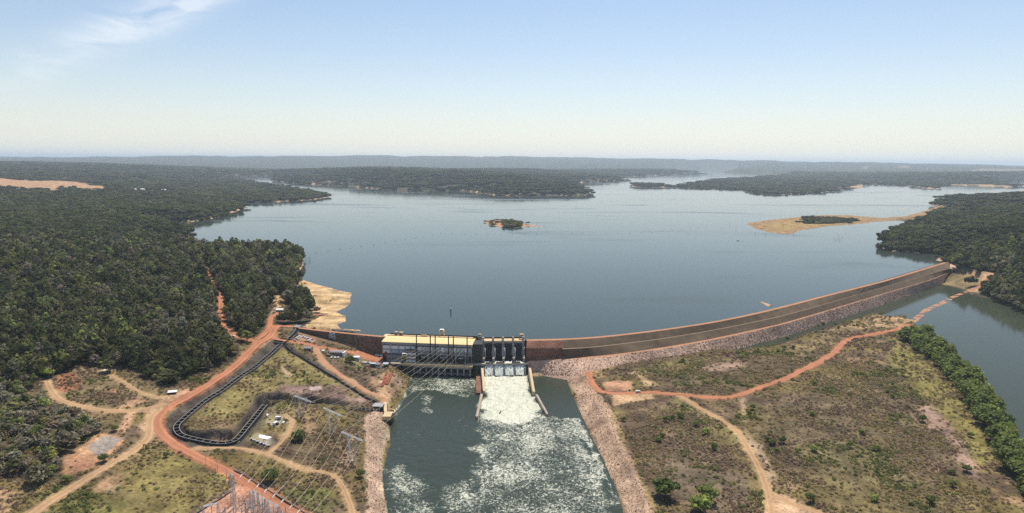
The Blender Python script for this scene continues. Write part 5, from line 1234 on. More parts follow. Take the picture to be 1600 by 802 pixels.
for i, (u0, u1) in enumerate(((758.5, 770.4), (775, 787.4), (799.5, 813))):
    o = empty('stoplog_stack', tuple(SPW(sx_(u0), -2.6, .05)), SRZ, ['dark steel stoplog stack lying on the bridge before the gate nearest the powerhouse', 'dark steel stoplog stack lying on the bridge, the middle one of three', 'dark steel stoplog stack lying on the bridge, farthest from the powerhouse'][i], 'stoplogs', 'stoplogs on the spillway bridge')
    for k in range(3): MB().box(0, sx_(u1) - sx_(u0), k * 1.6, k * 1.6 + 1.35, 0, 1.0).build('stoplog', MT['dark_steel'], o)
crane('gantry_crane', SPW(sx_(750.5), 23, 20.8), SRZ, 3.4, 3.4, 6.0, 'small tan hoist crane at the powerhouse end of the spillway crest', m='concrete')
crane('gantry_crane', SPW(sx_(817.5), 23, 20.8), SRZ, 5.4, 4.0, 5.6, 'larger tan hoist crane at the long dam end of the spillway crest', m='concrete')
# training walls
def wall_between(name, top0, z0, top1, z1, th, lab, m='tan_conc', zb=-34.5):
    A = at([top0], z0)[0]; B = at([top1], z1)[0]; o = empty(name, tuple(A), 0, lab, 'wall'); v = (B - A)[:2]; L = np.hypot(*v); d_ = v / L; nn = np.array([-d_[1], d_[0]]) * th / 2
    P = [(*(-nn), zb - z0), (*(v - nn), zb - z0), (*(v + nn), zb - z0), (*nn, zb - z0), (*(-nn), 0), (*(v - nn), z1 - z0), (*(v + nn), z1 - z0), (*nn, 0)]
    MB().hexa(P).build('body', MT[m], o)
    q = nn * 1.0; MB().hexa([(*(-q), .02), (*(v - q), z1 - z0 + .02), (*(v - q * .55), z1 - z0 + .02), (*(-q * .55), .02), (*(-q), .7), (*(v - q), z1 - z0 + .7), (*(v - q * .55), z1 - z0 + .7), (*(-q * .55), .7)]).build('kerb', MT['conc_grey'], o)
    return o
wall_between('training_wall', (753.3, 575.5), -21.5, (756.5, 611), -25.5, 2.7, 'tan concrete training wall on the powerhouse side of the white spillway water')
wall_between('training_wall', (827.5, 575), -21.5, (833.8, 612), -25.5, 2.9, 'tan concrete training wall on the pond side of the white spillway water')
wall_between('training_wall', (752.6, 615.5), -26.5, (745, 651), -27.8, 2.2, 'low outer wall running on from the training wall of the powerhouse side', 'concrete')
wall_between('training_wall', (838.3, 616.5), -26.5, (855, 647), -27.8, 2.2, 'low outer wall running on from the training wall of the pond side', 'concrete')
A = at([(744, 588), (752, 588), (752, 614), (744, 614)], -28); o = empty('rock_ledge', tuple(A[0]), 0, 'flat reddish rock ledge between the tailrace and the training wall', 'ledge'); q = A - A[0]
MB().hexa([(*q[3][:2], -5), (*q[2][:2], -5), (*q[1][:2], -5), (*q[0][:2], -5), (*q[3][:2], 0), (*q[2][:2], .2), (*q[1][:2], .3), (*q[0][:2], 0)]).build('slab', MT['red_riprap'], o)
p = at([(782, 645)], TAIL_Z)[0]; o = empty('floating_log', tuple(p), 1.3, 'dark log adrift in the white water below the spillway', 'log'); MB().tube([(-2.6, 0, .5), (0, .2, .9), (2.4, 0, .7)], .55, 6, .3).build('stem', MT['black'], o); MB().tube([(.6, .1, .8), (1.4, 1.2, 1.6)], .2, 4, .1).build('branch', MT['black'], o)

# ------------------------------------------------------------------ fish passage and canal
def side_line(P, off):
    T = np.gradient(P[:, :2], axis=0); T /= np.linalg.norm(T, axis=1)[:, None]; Q = P.copy(); Q[:, 0] += -T[:, 1] * off; Q[:, 1] += T[:, 0] * off; return Q
def wall_along(name, P, off, th, top, bottom, m, parent):
    a, b = side_line(P, off - th / 2), side_line(P, off + th / 2); n = len(P)
    V = np.stack([np.c_[a[:, :2], P[:, 2] + bottom], np.c_[a[:, :2], P[:, 2] + top], np.c_[b[:, :2], P[:, 2] + top], np.c_[b[:, :2], P[:, 2] + bottom]], 0)
    f = gridfaces(4, n); me = fromnp(name, V.reshape(-1, 3), f, m); return link(name, me, parent)
def channel(P, half, lab, cat, step, m_wall, m_floor, depth=4.4, baffle=True):
    o = empty('fish_ladder' if baffle else 'canal', (0, 0, 0), 0, lab, cat)
    for s in (-1, 1):
        wall_along('side_wall', P, s * half, .5, .0, -depth - .6, MT['conc_dark'], o)  # wall faces dark under pale copings: shade and sunlit tops put in colour
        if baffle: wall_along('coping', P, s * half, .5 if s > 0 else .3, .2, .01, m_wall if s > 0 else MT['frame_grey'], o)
    a, b = side_line(P, -half), side_line(P, half); n = len(P)
    me = fromnp('floor', np.concatenate([np.c_[a[:, :2], P[:, 2] - depth], np.c_[b[:, :2], P[:, 2] - depth]]), gridfaces(2, n), m_floor); link('floor', me, o)
    if baffle:
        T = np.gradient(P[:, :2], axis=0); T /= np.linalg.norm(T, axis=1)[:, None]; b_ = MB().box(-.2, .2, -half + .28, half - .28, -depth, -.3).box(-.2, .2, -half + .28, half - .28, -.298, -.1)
        bm_ = b_.mesh('baffle', MT['conc_dark']); bm_.materials.append(m_wall)  # dark faces and pale top paint the baffle's shade and lit edge
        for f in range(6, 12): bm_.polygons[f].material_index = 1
        for k in range(2, n - 1, step):
            c_ = link('baffle', bm_, o); c_.location = P[k]; c_.rotation_euler = (0, 0, math.atan2(T[k, 1], T[k, 0]))
    return o
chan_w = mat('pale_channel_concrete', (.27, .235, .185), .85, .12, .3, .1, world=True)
channel(lad, 2.1, 'concrete fish ladder of many dark pools winding round the grassy spur', 'fish ladder', 2, chan_w, MT['black'])  # black floor: water in shade, put into the colour
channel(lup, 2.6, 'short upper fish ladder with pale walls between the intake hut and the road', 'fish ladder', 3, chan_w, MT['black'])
channel(can, 1.5, 'straight dark canal running down beside the pale dirt road', 'canal', 2, MT['conc_dark'], MT['black'], 3.0, False)
def box_house(name, px, w, d, h, rz, lab, cat, wall='white', roof='fibre', rtype='gable', wins=3, door=True, z=None, over=.4, roof_h=1.2, panes='glass', group=None):
    p = hit([px])[0]; o = empty(name, (p[0], p[1], p[2] if z is None else z), R(rz), lab, cat, group)
    MB().box(-w / 2, w / 2, 0, d, -1.2, h).build('wall', MT[wall], o)
    r_ = MB()
    if rtype == 'gable': r_.prismx([(-over, h), (d + over, h), (d / 2, h + roof_h)], -w / 2 - over, w / 2 + over)
    elif rtype == 'flat': r_.box(-w / 2 - over, w / 2 + over, -over, d + over, h, h + .35)
    else: r_.prismx([(-over, h), (d + over, h), (d + over, h + roof_h), (-over, h + .2)], -w / 2 - over, w / 2 + over)
    r_.build('roof', MT[roof], o)
    for i in range(wins):
        x = -w / 2 + (i + .5) * w / wins; ww = min(1.2, w / wins * .3)
        f = MB().box(x - ww, x + ww, -.08, -.01, h * .38, h * .78).build('window', MT['frame_grey'], o); MB().box(x - ww + .12, x + ww - .12, -.12, -.09, h * .42, h * .74).build('pane', MT[panes], f)
    if door: MB().box(w / 2 - 1.6, w / 2 - .6, -.10, -.02, 0, min(2.2, h * .75)).build('door', MT['black'], o)
    return o
box_house('intake_hut', (462.5, 515), 7.5, 7, 2.6, -12, 'grey roofed gate hut over the head of the fish ladder', 'hut', 'conc_dark', 'fibre', 'mono', 2)
box_house('building', (480, 548.3), 8.2, 5.6, 2.9, -10, 'small grey roofed building with a dark front below the car park road', 'building', 'frame_grey', 'fibre', 'gable', 3)
bo = box_house('building', (525, 555.5), 14.2, 8.0, 3.2, -6, 'low office with a streaked grey roof and a white end wall', 'building', 'conc_grey', 'fibre', 'gable', 6, roof_h=1.5)
MB().box(7.2, 9.2, -.6, 7.6, -1.2, 3.5).build('end_wall', MT['white'], bo)
for k in range(5): MB().box(-6 + k * 2.7, -5 + k * 2.7, .2, 3.6, 3.75 + .0, 4.4).build('roof_vent', MT['panel_low'], bo)
box_house('shed', (556.5, 564), 6.6, 5.2, 4.0, -3, 'white gabled shed alone on the grass near the powerhouse yard', 'shed', 'panel', 'white', 'gable', 1, roof_h=1.0)
box_house('water_tank_house', (504.6, 551.5), 2.6, 2.4, 2.3, -5, 'tiny white hut with a dark door beside the streaked grey roof office', 'hut', 'white', 'white', 'flat', 1, False)
box_house('guard_shelter', (269, 616), 5.6, 4.2, 1.6, 18, 'pale roofed guard shelter beside the bend of the main dirt road', 'shelter', 'black', 'white', 'flat', 0, False, roof_h=.5, over=.9)
box_house('pavilion', (436.5, 487.5), 9.0, 6.0, 2.6, 6, 'white roofed pavilion in the clearing at the edge of the woods', 'pavilion', 'frame_grey', 'white', 'gable', 2, roof_h=1.6)
for i, (px_, w_, d_, h_, rt_) in enumerate((((582, 574), 5.2, 4, 3.6, 'flat'), ((590.3, 576), 4.6, 5, 4.6, 'gable'), ((602.5, 575), 5.2, 5, 4.2, 'gable'), ((618.5, 574.3), 11, 4, 4.0, 'flat'))):
    box_house('machine_shed', px_, w_, d_, h_, -5, ['small dark shed, first of the row along the yard edge from the west', 'tall narrow shed, second of the row along the yard edge', 'pale roofed shed with a rounded look, third of the row along the yard edge', 'long dark store at the end of the row, next to the powerhouse deck'][i], 'shed', ['conc_dark', 'panel_low', 'conc_dark', 'conc_dark'][i], ['panel_low', 'fibre', 'panel_low', 'concrete'][i], rt_, 2 + (i == 3) * 2, False, group='sheds along the yard edge')
for i, (px_, w_) in enumerate((((207, 298.2), 34), ((235, 300.2), 26), ((255, 299.2), 26), ((222, 298.0), 18))):
    box_house('farm_house', px_, w_, 16, 8, 0, ['tiny white farm building far off at the edge of the tan field, westmost', 'tiny white farm building far off on the reddish yard, lowest in the picture', 'tiny white farm building far off, nearest the reservoir', 'tiny white farm hut far off between the larger ones'][i], 'farm building', 'white', 'panel', 'gable', 2, False, roof_h=3, group='far farm buildings')
# bridge over the fish ladder
A, B = hit([(433, 531.5), (447, 535.5)]); rz_ = math.atan2(B[1] - A[1], B[0] - A[0]); Lb = float(np.hypot(*(B - A)[:2])); zb_ = max(A[2], B[2]) + .5
o = empty('road_bridge', (A[0], A[1], zb_), rz_, 'dark sided road bridge over the fish ladder at the top of the canal', 'bridge')
MB().box(0, Lb, -4.5, 4, -1.0, 0).build('deck', MT['crest'], o)
for y in (-4.6, 4.0): MB().box(0, Lb, y, y + .35, -4.2, .9).build('parapet', MT['conc_dark'], o)
MB().box(1, Lb + 2, -8.4, -4.65, -4.5, -.6).build('gate_chamber', MT['conc_dark'], o)
# outlet structure at the tailrace
p = hit([(589.5, 640)])[0]; o = empty('outlet_structure', (p[0], p[1], p[2] - 1), R(-4), 'dark concrete outlet box where the canal meets the tailrace road', 'outlet')
MB().box(-4.6, 4.2, 0, 9, 0, 3.4).build('body', MT['conc_dark'], o); MB().box(-4.9, 4.5, -.3, 9.3, 3.4, 3.9).build('roof', MT['frame_grey'], o); MB().box(-3.6, 3.2, -.06, -.01, .3, 2.6).build('opening', MT['black'], o); MB().box(-9.5, -4.65, 2, 9, 0, 2.4).build('side_chamber', MT['conc_dark'], o)
q = hit([(599, 626), (604, 626), (605, 657), (600.5, 657)]); zq = q[:, 2].max() + .6; o = empty('quay_slab', (q[0][0], q[0][1], zq), 0, 'tan concrete slab ending in a curved quay above the tailrace', 'quay'); d_ = q - q[0]
MB().hexa([(*d_[3][:2], -4), (*d_[2][:2], -4), (*d_[1][:2], -4), (*d_[0][:2], -4), (*d_[3][:2], 0), (*d_[2][:2], 0), (*d_[1][:2], 0), (*d_[0][:2], 0)]).build('deck', MT['tan_conc'], o)
cq = hit([(606, 655)])[0] - q[0]; ring = MB()
for k in range(9):
    a0, a1 = R(-70 + k * 17), R(-53 + k * 17); r0_, r1_ = 5.2, 6.4
    pts = [(cq[0] + r * math.cos(a), cq[1] + 4 + r * math.sin(a)) for a, r in ((a0, r0_), (a0, r1_), (a1, r1_), (a1, r0_))]
    ring.hexa([(*pts[0], -8), (*pts[1], -8), (*pts[2], -8), (*pts[3], -8), (*pts[0], 0), (*pts[1], 0), (*pts[2], 0), (*pts[3], 0)])
ring.build('curved_wall', MT['tan_conc'], o)
for k in range(3): MB().tube([(cq[0] + 4.5, cq[1] - 8 + k * 3.4, -12), (cq[0] + 4.5, cq[1] - 8 + k * 3.4, -.4)], .8, 8).build('pile', MT['conc_dark'], o)
MB().box(cq[0] - 3, cq[0] + 4.2, cq[1] - 9, cq[1] + 3, -3.4, -.05).build('landing', MT['tan_conc'], o)
def fence(px, step, hgt, lab, m_post='white', m_rail='dark_steel', rails=(.9,), thick=.16, name='fence', rail_t=.1, wall=None):
    P = resample(hit(px), step); o = empty(name, tuple(P[0]), 0, lab, 'fence'); pm = MB().box(-thick, thick, -thick, thick, -.5, hgt).mesh('post', MT[m_post])
    for p in P: c_ = link('post', pm, o); c_.location = p - P[0]
    for z in rails: MB().tube([tuple(p - P[0] + (0, 0, z * hgt)) for p in P], rail_t, 4).build('rail', MT[m_rail], o)
    if wall: wall_along('kerb', P - P[0], 0, .7, wall, -1, MT['conc_dark'], o)
    return o
fence([(546, 640.5), (560, 641.5), (580, 642.5), (597, 643)], 3.6, 2.4, 'row of pale posts with dark rails beside the outlet box', rails=(.3, .9), thick=.35, rail_t=.45)
fence([(363, 768), (345, 780), (325, 792), (303, 806)], 5.0, 2.4, 'dark kerbed fence along the grass side of the switchyard', 'steel', 'steel', (.5, .95), .1, rail_t=.05, wall=.7)
fence([(366, 736), (378, 742), (400, 756), (430, 774), (460, 793), (478, 804), (500, 818)], 5.0, 2.4, 'dark kerbed fence along the tailrace side of the switchyard', 'steel', 'steel', (.5, .95), .1, rail_t=.05, wall=.7)

# ------------------------------------------------------------------ power lines and switchyard
def rise(base_px, top_px):
    p = hit([base_px])[0]; d = rays([top_px])[0]; return p, HC + d[2] / np.hypot(d[0], d[1]) * np.hypot(p[0], p[1]) - p[2]
TOW = [((468, 652), [(460, 618.5), (473.5, 622.5), (486, 628)], 'lattice tower, first of the three from the grassy spur'), ((517, 678), [(505.5, 637.5), (519, 645), (534, 650)], 'lattice tower, middle one of the three beside the stone bank'), ((551, 720), [(534, 675), (549, 683.5), (566, 688.5)], 'lattice tower, nearest the stone bank and the camera')]
TIPS = []
def lattice(b, p0, p1, w0, w1, n, r=.13):
    """four legged lattice mast between two points"""
    p0, p1 = Vector(p0), Vector(p1); ax = (p1 - p0).normalized(); u = ax.orthogonal().normalized(); v = ax.cross(u); lv = []
    for k in range(n + 1):
        t = k / n; c_ = p0.lerp(p1, t); w = w0 + (w1 - w0) * t; lv.append([c_ + (u * sx + v * sy) * w / 2 for sx, sy in ((-1, -1), (1, -1), (1, 1), (-1, 1))])
    for k in range(n):
        for c_ in range(4): b.tube([lv[k][c_], lv[k + 1][c_]], r, 3); b.tube([lv[k][c_], lv[k + 1][(c_ + 1) % 4]], r * .7, 3)
    return b
for (bp, tips, lab) in TOW:
    p = hit([bp])[0]; d = rays([tips[1]])[0]; zt_ = HC + d[2] / np.hypot(d[0], d[1]) * np.hypot(p[0], p[1])
    tp = at(tips, zt_ - .5); TIPS.append(tp)
    o = empty('lattice_tower', tuple(p), 0, 'grey ' + lab, 'pylon', 'lattice towers carrying the lines'); q = tp - p
    m0, m1 = q[0] * .72 + q[2] * .28, q[0] * .28 + q[2] * .72
    for mm, s in ((m0, -1), (m1, 1)): lattice(MB(), (s * 1.0, 0, -.5), tuple(mm), .7, 1.5, 6, .12).build('mast', MT['steel'], o)
    lattice(MB(), tuple(q[0]), tuple(q[2]), .9, .9, 9, .09).build('crossbeam', MT['steel'], o)
    for k in range(3): MB().tube([tuple(q[k] + (0, 0, -.2)), tuple(q[k] + (1.0, 1.3, -1.0)), tuple(q[k] + (2.6, 3.0, -1.2))], .18, 5).build('insulator', MT['insul'], o)
    MB().box(-1.8, 1.8, -1.2, 1.2, -1, .3).build('footing', MT['concrete'], o)
def cable(a, b, sag, lab, grp, r=.085, ins=0):
    a, b = Vector(a), Vector(b); n = 14; pts = [a.lerp(b, k / n) - Vector((0, 0, 4 * sag * (k / n) * (1 - k / n))) for k in range(n + 1)]
    o = empty('overhead_cable', tuple(a), 0, lab, 'cable', grp); MB().tube([p - a for p in pts], r, 4).build('wire', MT['cable'], o)
    if ins: L_ = (b - a).length; t0 = 1 - ins / L_; MB().tube([a.lerp(b, t0) - a, b - a], .24, 6).build('insulator', MT['insul'], o)
xs_ = [px2m(q) for q in (661, 668, 675, 688, 695, 702, 714, 720, 727)]
GT = [(374, 747.5), (387, 755), (400, 763), (412, 771), (424.5, 779), (438, 787.5), (451, 796.5), (463, 804), (476, 812)]
gp = at(GT, -18 + 11.5); ARM = ('spur side', 'middle', 'river side'); TWN = ('farthest', 'middle', 'nearest')
for k in range(9):
    t = TIPS[k // 3][k % 3]
    cable(PHW(xs_[k], -4.3, 17.2), t, 4.5, 'pale cable from powerhouse to %s arm of the %s lattice tower' % (ARM[k % 3], TWN[k // 3]), 'cables from powerhouse to towers')
    cable(t, gp[k], 5.0, 'pale cable from %s arm of the %s lattice tower to switchyard' % (ARM[k % 3], TWN[k // 3]), 'cables from towers to switchyard', ins=5)
def gantry(px_a, px_b, top_a, lab):
    a, h = rise(px_a, top_a); b = hit([px_b])[0]; o = empty('switchyard_gantry', tuple(a), 0, lab, 'gantry', 'switchyard gantries'); q = b - a
    for s in ((0, 0, 0), tuple(q)): lattice(MB(), s, (s[0], s[1], h), 1.3, .7, 6, .12).build('column', MT['steel'], o)
    lattice(MB(), (0, 0, h - .5), (q[0], q[1], h - .5), .8, .8, 8, .10).build('beam', MT['steel'], o)
gantry((362.5, 789), (367, 794), (363, 738), 'tall twin column gantry at the corner of the switchyard')
gantry((397, 800), (404, 806), (397, 765), 'lattice gantry in the middle of the switchyard')
gantry((419, 799), (437, 811), (419, 781), 'low lattice gantry along the tailrace side of the switchyard')
gantry((392, 792), (415, 808), (391.5, 767), 'lattice gantry just behind the one in the middle of the switchyard')
gantry((318, 806), (341, 802), (318, 790), 'low lattice gantry along the grass side of the switchyard')
POLES = [(383, 796, 780), (399, 792, 776), (406, 797, 783), (414, 793, 779), (421, 808, 794), (393, 806, 791), (365, 806, 793), (344, 808, 796), (440, 810, 797), (456, 812, 800), (374, 792, 777), (380.5, 787, 773), (384.5, 802, 785), (404, 787, 774), (410, 788, 773), (428, 804, 789), (446.5, 806, 792), (331, 803, 787), (352, 804, 792), (388, 798, 780), (411, 800, 786), (369, 800, 786), (396, 812, 797), (424, 812, 798), (378, 806, 794), (434, 800, 788)]
for i, (x, yb, yt) in enumerate(POLES):
    p, h = rise((x, yb), (x, yt)); o = empty('equipment_post', tuple(p), 0, 'grey switchyard post with a pale insulator stack on red gravel', 'post', 'equipment posts in the switchyard')
    MB().tube([(0, 0, -.3), (0, 0, h * .62)], .28, 6).build('pedestal', MT['steel'], o); MB().box(-.6, .6, -.35, .35, h * .62, h * .68).build('bracket', MT['steel'], o)
    MB().tube([(0, 0, h * .68), (0, 0, h)], .36, 8, .28).build('insulator', MT['insul'] if i % 2 else MT['frame_grey'], o); MB().tube([(-1.5, 0, h), (1.5, 0, h)], .09, 4).build('busbar', MT['steel'], o)
for i, (x, yb, yt, lab) in enumerate([(416, 546, 534.5, 'thin utility pole on the verge by the main road junction'), (261.5, 636, 621, 'thin utility pole at the turning opposite the guard shelter'), (470, 540, 531.5, 'thin utility pole beside the car park'), (388, 735.5, 717, 'thin utility pole by the road above the switchyard'), (322, 727, 710, 'thin utility pole beside the dirt road on the grass side'), (340, 736, 720, 'thin utility pole between the other road poles and the switchyard'), (556, 551, 543, 'thin utility pole beside the yard road below the white emblem'), (354, 748, 731, 'thin utility pole nearest the switchyard corner')]):
    p, h = rise((x, yb), (x, yt)); o = empty('utility_pole', tuple(p), 0, lab, 'pole', 'utility poles along the roads'); MB().tube([(0, 0, -.3), (0, 0, h)], .16, 6, .11).build('shaft', MT['frame_grey'], o); MB().box(-.9, .9, -.07, .07, h - .7, h - .5).build('crossarm', MT['frame_grey'], o)

# ------------------------------------------------------------------ vehicles
def car_meshes(paint, van=False):
    L, W = (4.9, 1.95) if van else (4.2, 1.75); h = 1.25 if van else .8
    b = MB().prismx([], 0, 0) if False else MB(); hw = W / 2
    if van: pr_ = [(-L / 2, .35), (L / 2, .35), (L / 2, 1.0), (L / 2 - .5, 1.15), (L / 2 - .9, 1.95), (-L / 2 + .1, 2.0), (-L / 2, 1.8)]
    else: pr_ = [(-L / 2, .35), (L / 2, .35), (L / 2, .75), (L / 2 - .9, .88), (L / 2 - 1.5, 1.42), (-L / 2 + .8, 1.46), (-L / 2 + .15, .95)]
    b.prism(pr_, -hw, hw); body = b.mesh('body', paint)
    g = MB(); zt0, zt1 = (1.2, 1.8) if van else (.95, 1.36)
    for s in (-1, 1): g.box(-L / 2 + 1.0, L / 2 - 1.6, s * hw - .02, s * hw + .03, zt0, zt1)
    x0_, x1_ = (L / 2 - .55, L / 2 - .85) if van else (L / 2 - .95, L / 2 - 1.45)
    g.hexa([(x0_, -hw * .9, zt0), (x0_ + .04, -hw * .9, zt0), (x0_ + .04, hw * .9, zt0), (x0_, hw * .9, zt0), (x1_, -hw * .85, zt1), (x1_ + .06, -hw * .85, zt1), (x1_ + .06, hw * .85, zt1), (x1_, hw * .85, zt1)])
    glass = g.mesh('windows', MT['glass'])
    wh = MB(); n = 10; wh.prism([(.34 * math.cos(2 * math.pi * k / n), .34 * math.sin(2 * math.pi * k / n)) for k in range(n)], -.11, .11); wheel = wh.mesh('wheel', MT['tyre'])
    hl = MB().box(-.03, .03, -.2, .2, -.08, .08).mesh('headlight', MT['white'])
    return body, glass, wheel, hl, L, W
CARM = {}
def car(px, head, paint, lab, group=None, van=False, name=None, z=None):
    key = (paint, van)
    if key not in CARM: CARM[key] = car_meshes(MT[paint], van)
    body, glass, wheel, hl, L, W = CARM[key]; p = hit([px])[0]
    o = empty(name or ('parked_van' if van else 'parked_car'), (p[0], p[1], p[2] + .28 if z is None else z), R(head), lab, 'van' if van else 'car', group)
    link('body', body, o); link('windows', glass, o)
    for sx in (-1, 1):
        for sy in (-1, 1): w_ = link('wheel', wheel, o); w_.location = (sx * L * .31, sy * (W / 2 - .05), .34)
    for sy in (-1, 1): h_ = link('headlight', hl, o); h_.location = (L / 2, sy * W * .32, .66)
    return o
G1 = 'cars in the car park by the fish ladder'
row1 = [(461, 533.5), (464, 530.3), (466, 528.4), (467.6, 526.6), (469.4, 524.8)]
for i, p in enumerate(row1): car(p, -25, 'car_white' if i != 0 else 'car_silver', ['silver car nearest the road in the row beside the upper fish ladder', 'white car second from the road in the row beside the upper fish ladder', 'white car in the middle of the row beside the upper fish ladder', 'white car fourth from the road in the row beside the upper fish ladder', 'white car at the far end of the row beside the upper fish ladder'][i], G1)
row2 = [(475, 527), (477.8, 528.4), (480.8, 529.8), (487.2, 531.2), (490, 532.2)]
for i, p in enumerate(row2): car(p, 50, 'car_white' if i < 4 else 'car_silver', ['white car first in the row under the grassed dam, next to the fish ladder row', 'white car second in the row under the grassed dam', 'white car third in the row under the grassed dam', 'white car beside the van in the row under the grassed dam', 'silver car last in the row under the grassed dam'][i], G1)
car((483.5, 534.5), -8, 'car_white', 'white van with dark windows across the end of the car park', G1, True)
for i, p in enumerate([(588.8, 556), (592.2, 557), (596.2, 557.2)]): car(p, 60, 'car_white', ['white car by the powerhouse end wall, farthest from it', 'white car by the powerhouse end wall, middle of three', 'white car touching the corner of the powerhouse end wall'][i], 'cars at the powerhouse end wall')
for i, p in enumerate([(569.7, 567.5), (572.6, 567.9), (575.6, 567.9), (578.4, 568)]): car(p, 70, 'car_white' if i != 2 else 'car_silver', ['white car at the outer end of the row west of the yard sheds', 'white car second in the row west of the yard sheds', 'silver car third in the row west of the yard sheds', 'white car in the row closest to the first dark yard shed'][i], 'cars west of the yard sheds')
for i, p in enumerate([(518.6, 560), (524.2, 560.2), (529, 560)]): car(p, 80, 'car_white', ['white car parked in front of the office, towards the pale road', 'white car parked in front of the office, middle of three', 'white car parked in front of the office, towards the white shed'][i], 'cars in front of the office')
car((512, 557), 10, 'car_dark', 'dark car in the shade at the office corner'); car((515.5, 557.3), 5, 'car_dark', 'dark car right against the office front')
car((997, 613.8), 8, 'car_white', 'white pickup driving along the east dirt road', van=True, name='van')
car((428, 488.5), 30, 'car_white', 'white car by the pavilion in the clearing'); car((504.5, 493.2), 10, 'car_silver', 'silver car at the end of the shore road by the beach')
car((432, 664), 25, 'car_dark', 'dark car on the grey pad under the power lines'); car((365, 526.5), 160, 'car_white', 'white car at the foot of the forest road')
# equipment on the pads
for i, (px_, w_, d_, h_) in enumerate((((418, 651), 1.2, 3.6, 1.6), ((433, 655), 2.2, 2.0, 2.2), ((436.5, 656), 1.8, 1.6, 2.6), ((430.5, 663.5), 4.2, 2.4, 2.0), ((443, 662), 3.0, 1.2, 1.4))):
    p = hit([px_])[0]; o = empty('equipment_crate', (p[0], p[1], p[2]), R(20 + 15 * i), ['narrow white crate at the grass edge of the grey pad', 'pale crate on the far edge of the grey pad', 'tall grey crate beside the pale one on the far edge of the grey pad', 'wide grey crate with a dark shadow in the middle of the grey pad', 'flat white crate just off the grey pad on the path side'][i], 'crate', 'equipment on the grey pad')
    MB().box(-w_ / 2, w_ / 2, -d_ / 2, d_ / 2, .15, h_).build('box', MT['panel'] if i != 2 else MT['conc_grey'], o); MB().box(-w_ / 2 - .1, w_ / 2 + .1, -d_ / 2 - .1, d_ / 2 + .1, 0, .15).build('skid', MT['dark_steel'], o); MB().box(-w_ / 2 - .08, w_ / 2 + .08, -d_ / 2 - .08, d_ / 2 + .08, h_, h_ + .12).build('lid', MT['white'], o)
dr_m = [MB().tube([(0, 0, 0), (0, 0, 1.7)], .75, 8).mesh('drum_body', MT[k]) for k in ('dark_steel', 'rail_red', 'steel')]; dr_r = MB().tube([(0, 0, 1.7), (0, 0, 1.85)], .8, 8).mesh('rim', MT['steel'])
for k in range(11):
    px_ = (393 + k * 2.7, 688.5 + k * 1.05 + (k % 2) * 1.2); p = hit([px_])[0]; o = empty('cable_drum', tuple(p), 0, ['dark', 'rusty red', 'grey'][k % 3] + ' drum standing in the row along the lower edge of the pale concrete pad', 'drum', 'drums along the concrete pad'); link('body', dr_m[k % 3], o); link('rim', dr_r, o)
p = hit([(412, 683.5)])[0]; o = empty('concrete_slab', tuple(p), R(-24), 'long pale concrete slab above the row of drums', 'slab'); MB().box(-6, 6, -2.6, 2.6, -.4, .35).build('slab', MT['panel'], o); MB().box(-6.2, -6.0, -2.6, 2.6, -.4, .6).build('kerb', MT['conc_grey'], o)
# red brick stacks
for i, (c0, c1, w_) in enumerate((((605, 583), (602.5, 587.5), 2.6), ((602.2, 589.5), (599.5, 597.5), 2.8), ((599, 599), (595.8, 605), 2.8), ((611, 584.5), (608, 591.5), 4.2), ((607.2, 592), (603, 601.5), 4.6))):
    A, B = hit([c0, c1]); o = empty('brick_stack', tuple(A), math.atan2(B[1] - A[1], B[0] - A[0]), ['red brick stack, top one of the narrow row near the tailrace', 'red brick stack, middle one of the narrow row near the tailrace', 'red brick stack, lowest one of the narrow row near the tailrace', 'red brick stack, upper one of the wide row near the tailrace', 'red brick stack, lower one of the wide row near the tailrace'][i], 'bricks', 'red brick stacks'); L_ = float(np.hypot(*(B - A)[:2])); n_ = max(2, int(L_ / 3.2))
    for k in range(n_):
        for q in (0, 1): MB().box(k * L_ / n_ + .12, (k + 1) * L_ / n_ - .12, -w_ / 2 + q * w_ / 2 + .08, -w_ / 2 + (q + 1) * w_ / 2 - .08, -.5, .9 + .25 * random.random()).build('brick_pallet', MT['brick_red'], o)

# ------------------------------------------------------------------ on the reservoir
BU = [(400 + a / 4, 230 + b / 4) for a, b in ((375,665),(450,654),(525,641),(588,632),(655,620),(735,609),(808,600),(870,590),(933,580),(993,570),(1048,560),(1102,549),(1152,540),(1225,541),(1300,544),(1375,545),(1450,546),(1530,546))] + [(800 + a / 4, 230 + b / 4) for a, b in ((5,545),(80,546),(155,545),(228,544),(300,542),(373,540),(440,537),(512,536),(585,538),(660,539),(735,539),(808,537),(873,532),(938,527),(1000,520),(1060,517),(1115,513),(1165,507),(1217,499))]
bm1 = MB().tube([(-1.1, 0, .1), (-.8, 0, .2), (.8, 0, .2), (1.1, 0, .1)], .36, 8).mesh('float', MT['float']); bm2 = MB().box(-.2, .2, -.2, .2, .6, 1.5).mesh('lug', MT['dark_steel'])
for p in at(BU, 0.0):
    o = empty('boom_float', tuple(p), random.uniform(-.4, .4), 'dark float in the dotted boom line strung across the reservoir', 'buoy', 'floats of the boom line'); link('float', bm1, o); link('lug', bm2, o)
p = at([(704.4, 489.5)], 0)[0]; o = empty('marker_buoy', tuple(p), 0, 'tall black marker buoy with a white top near the dam', 'buoy'); MB().tube([(0, 0, -.5), (0, 0, 3), (0, 0, 5.4)], .55, 8, .8).build('body', MT['black'], o); MB().tube([(0, 0, 5.4), (0, 0, 6.8)], .85, 8, .6).build('cap', MT['white'], o)
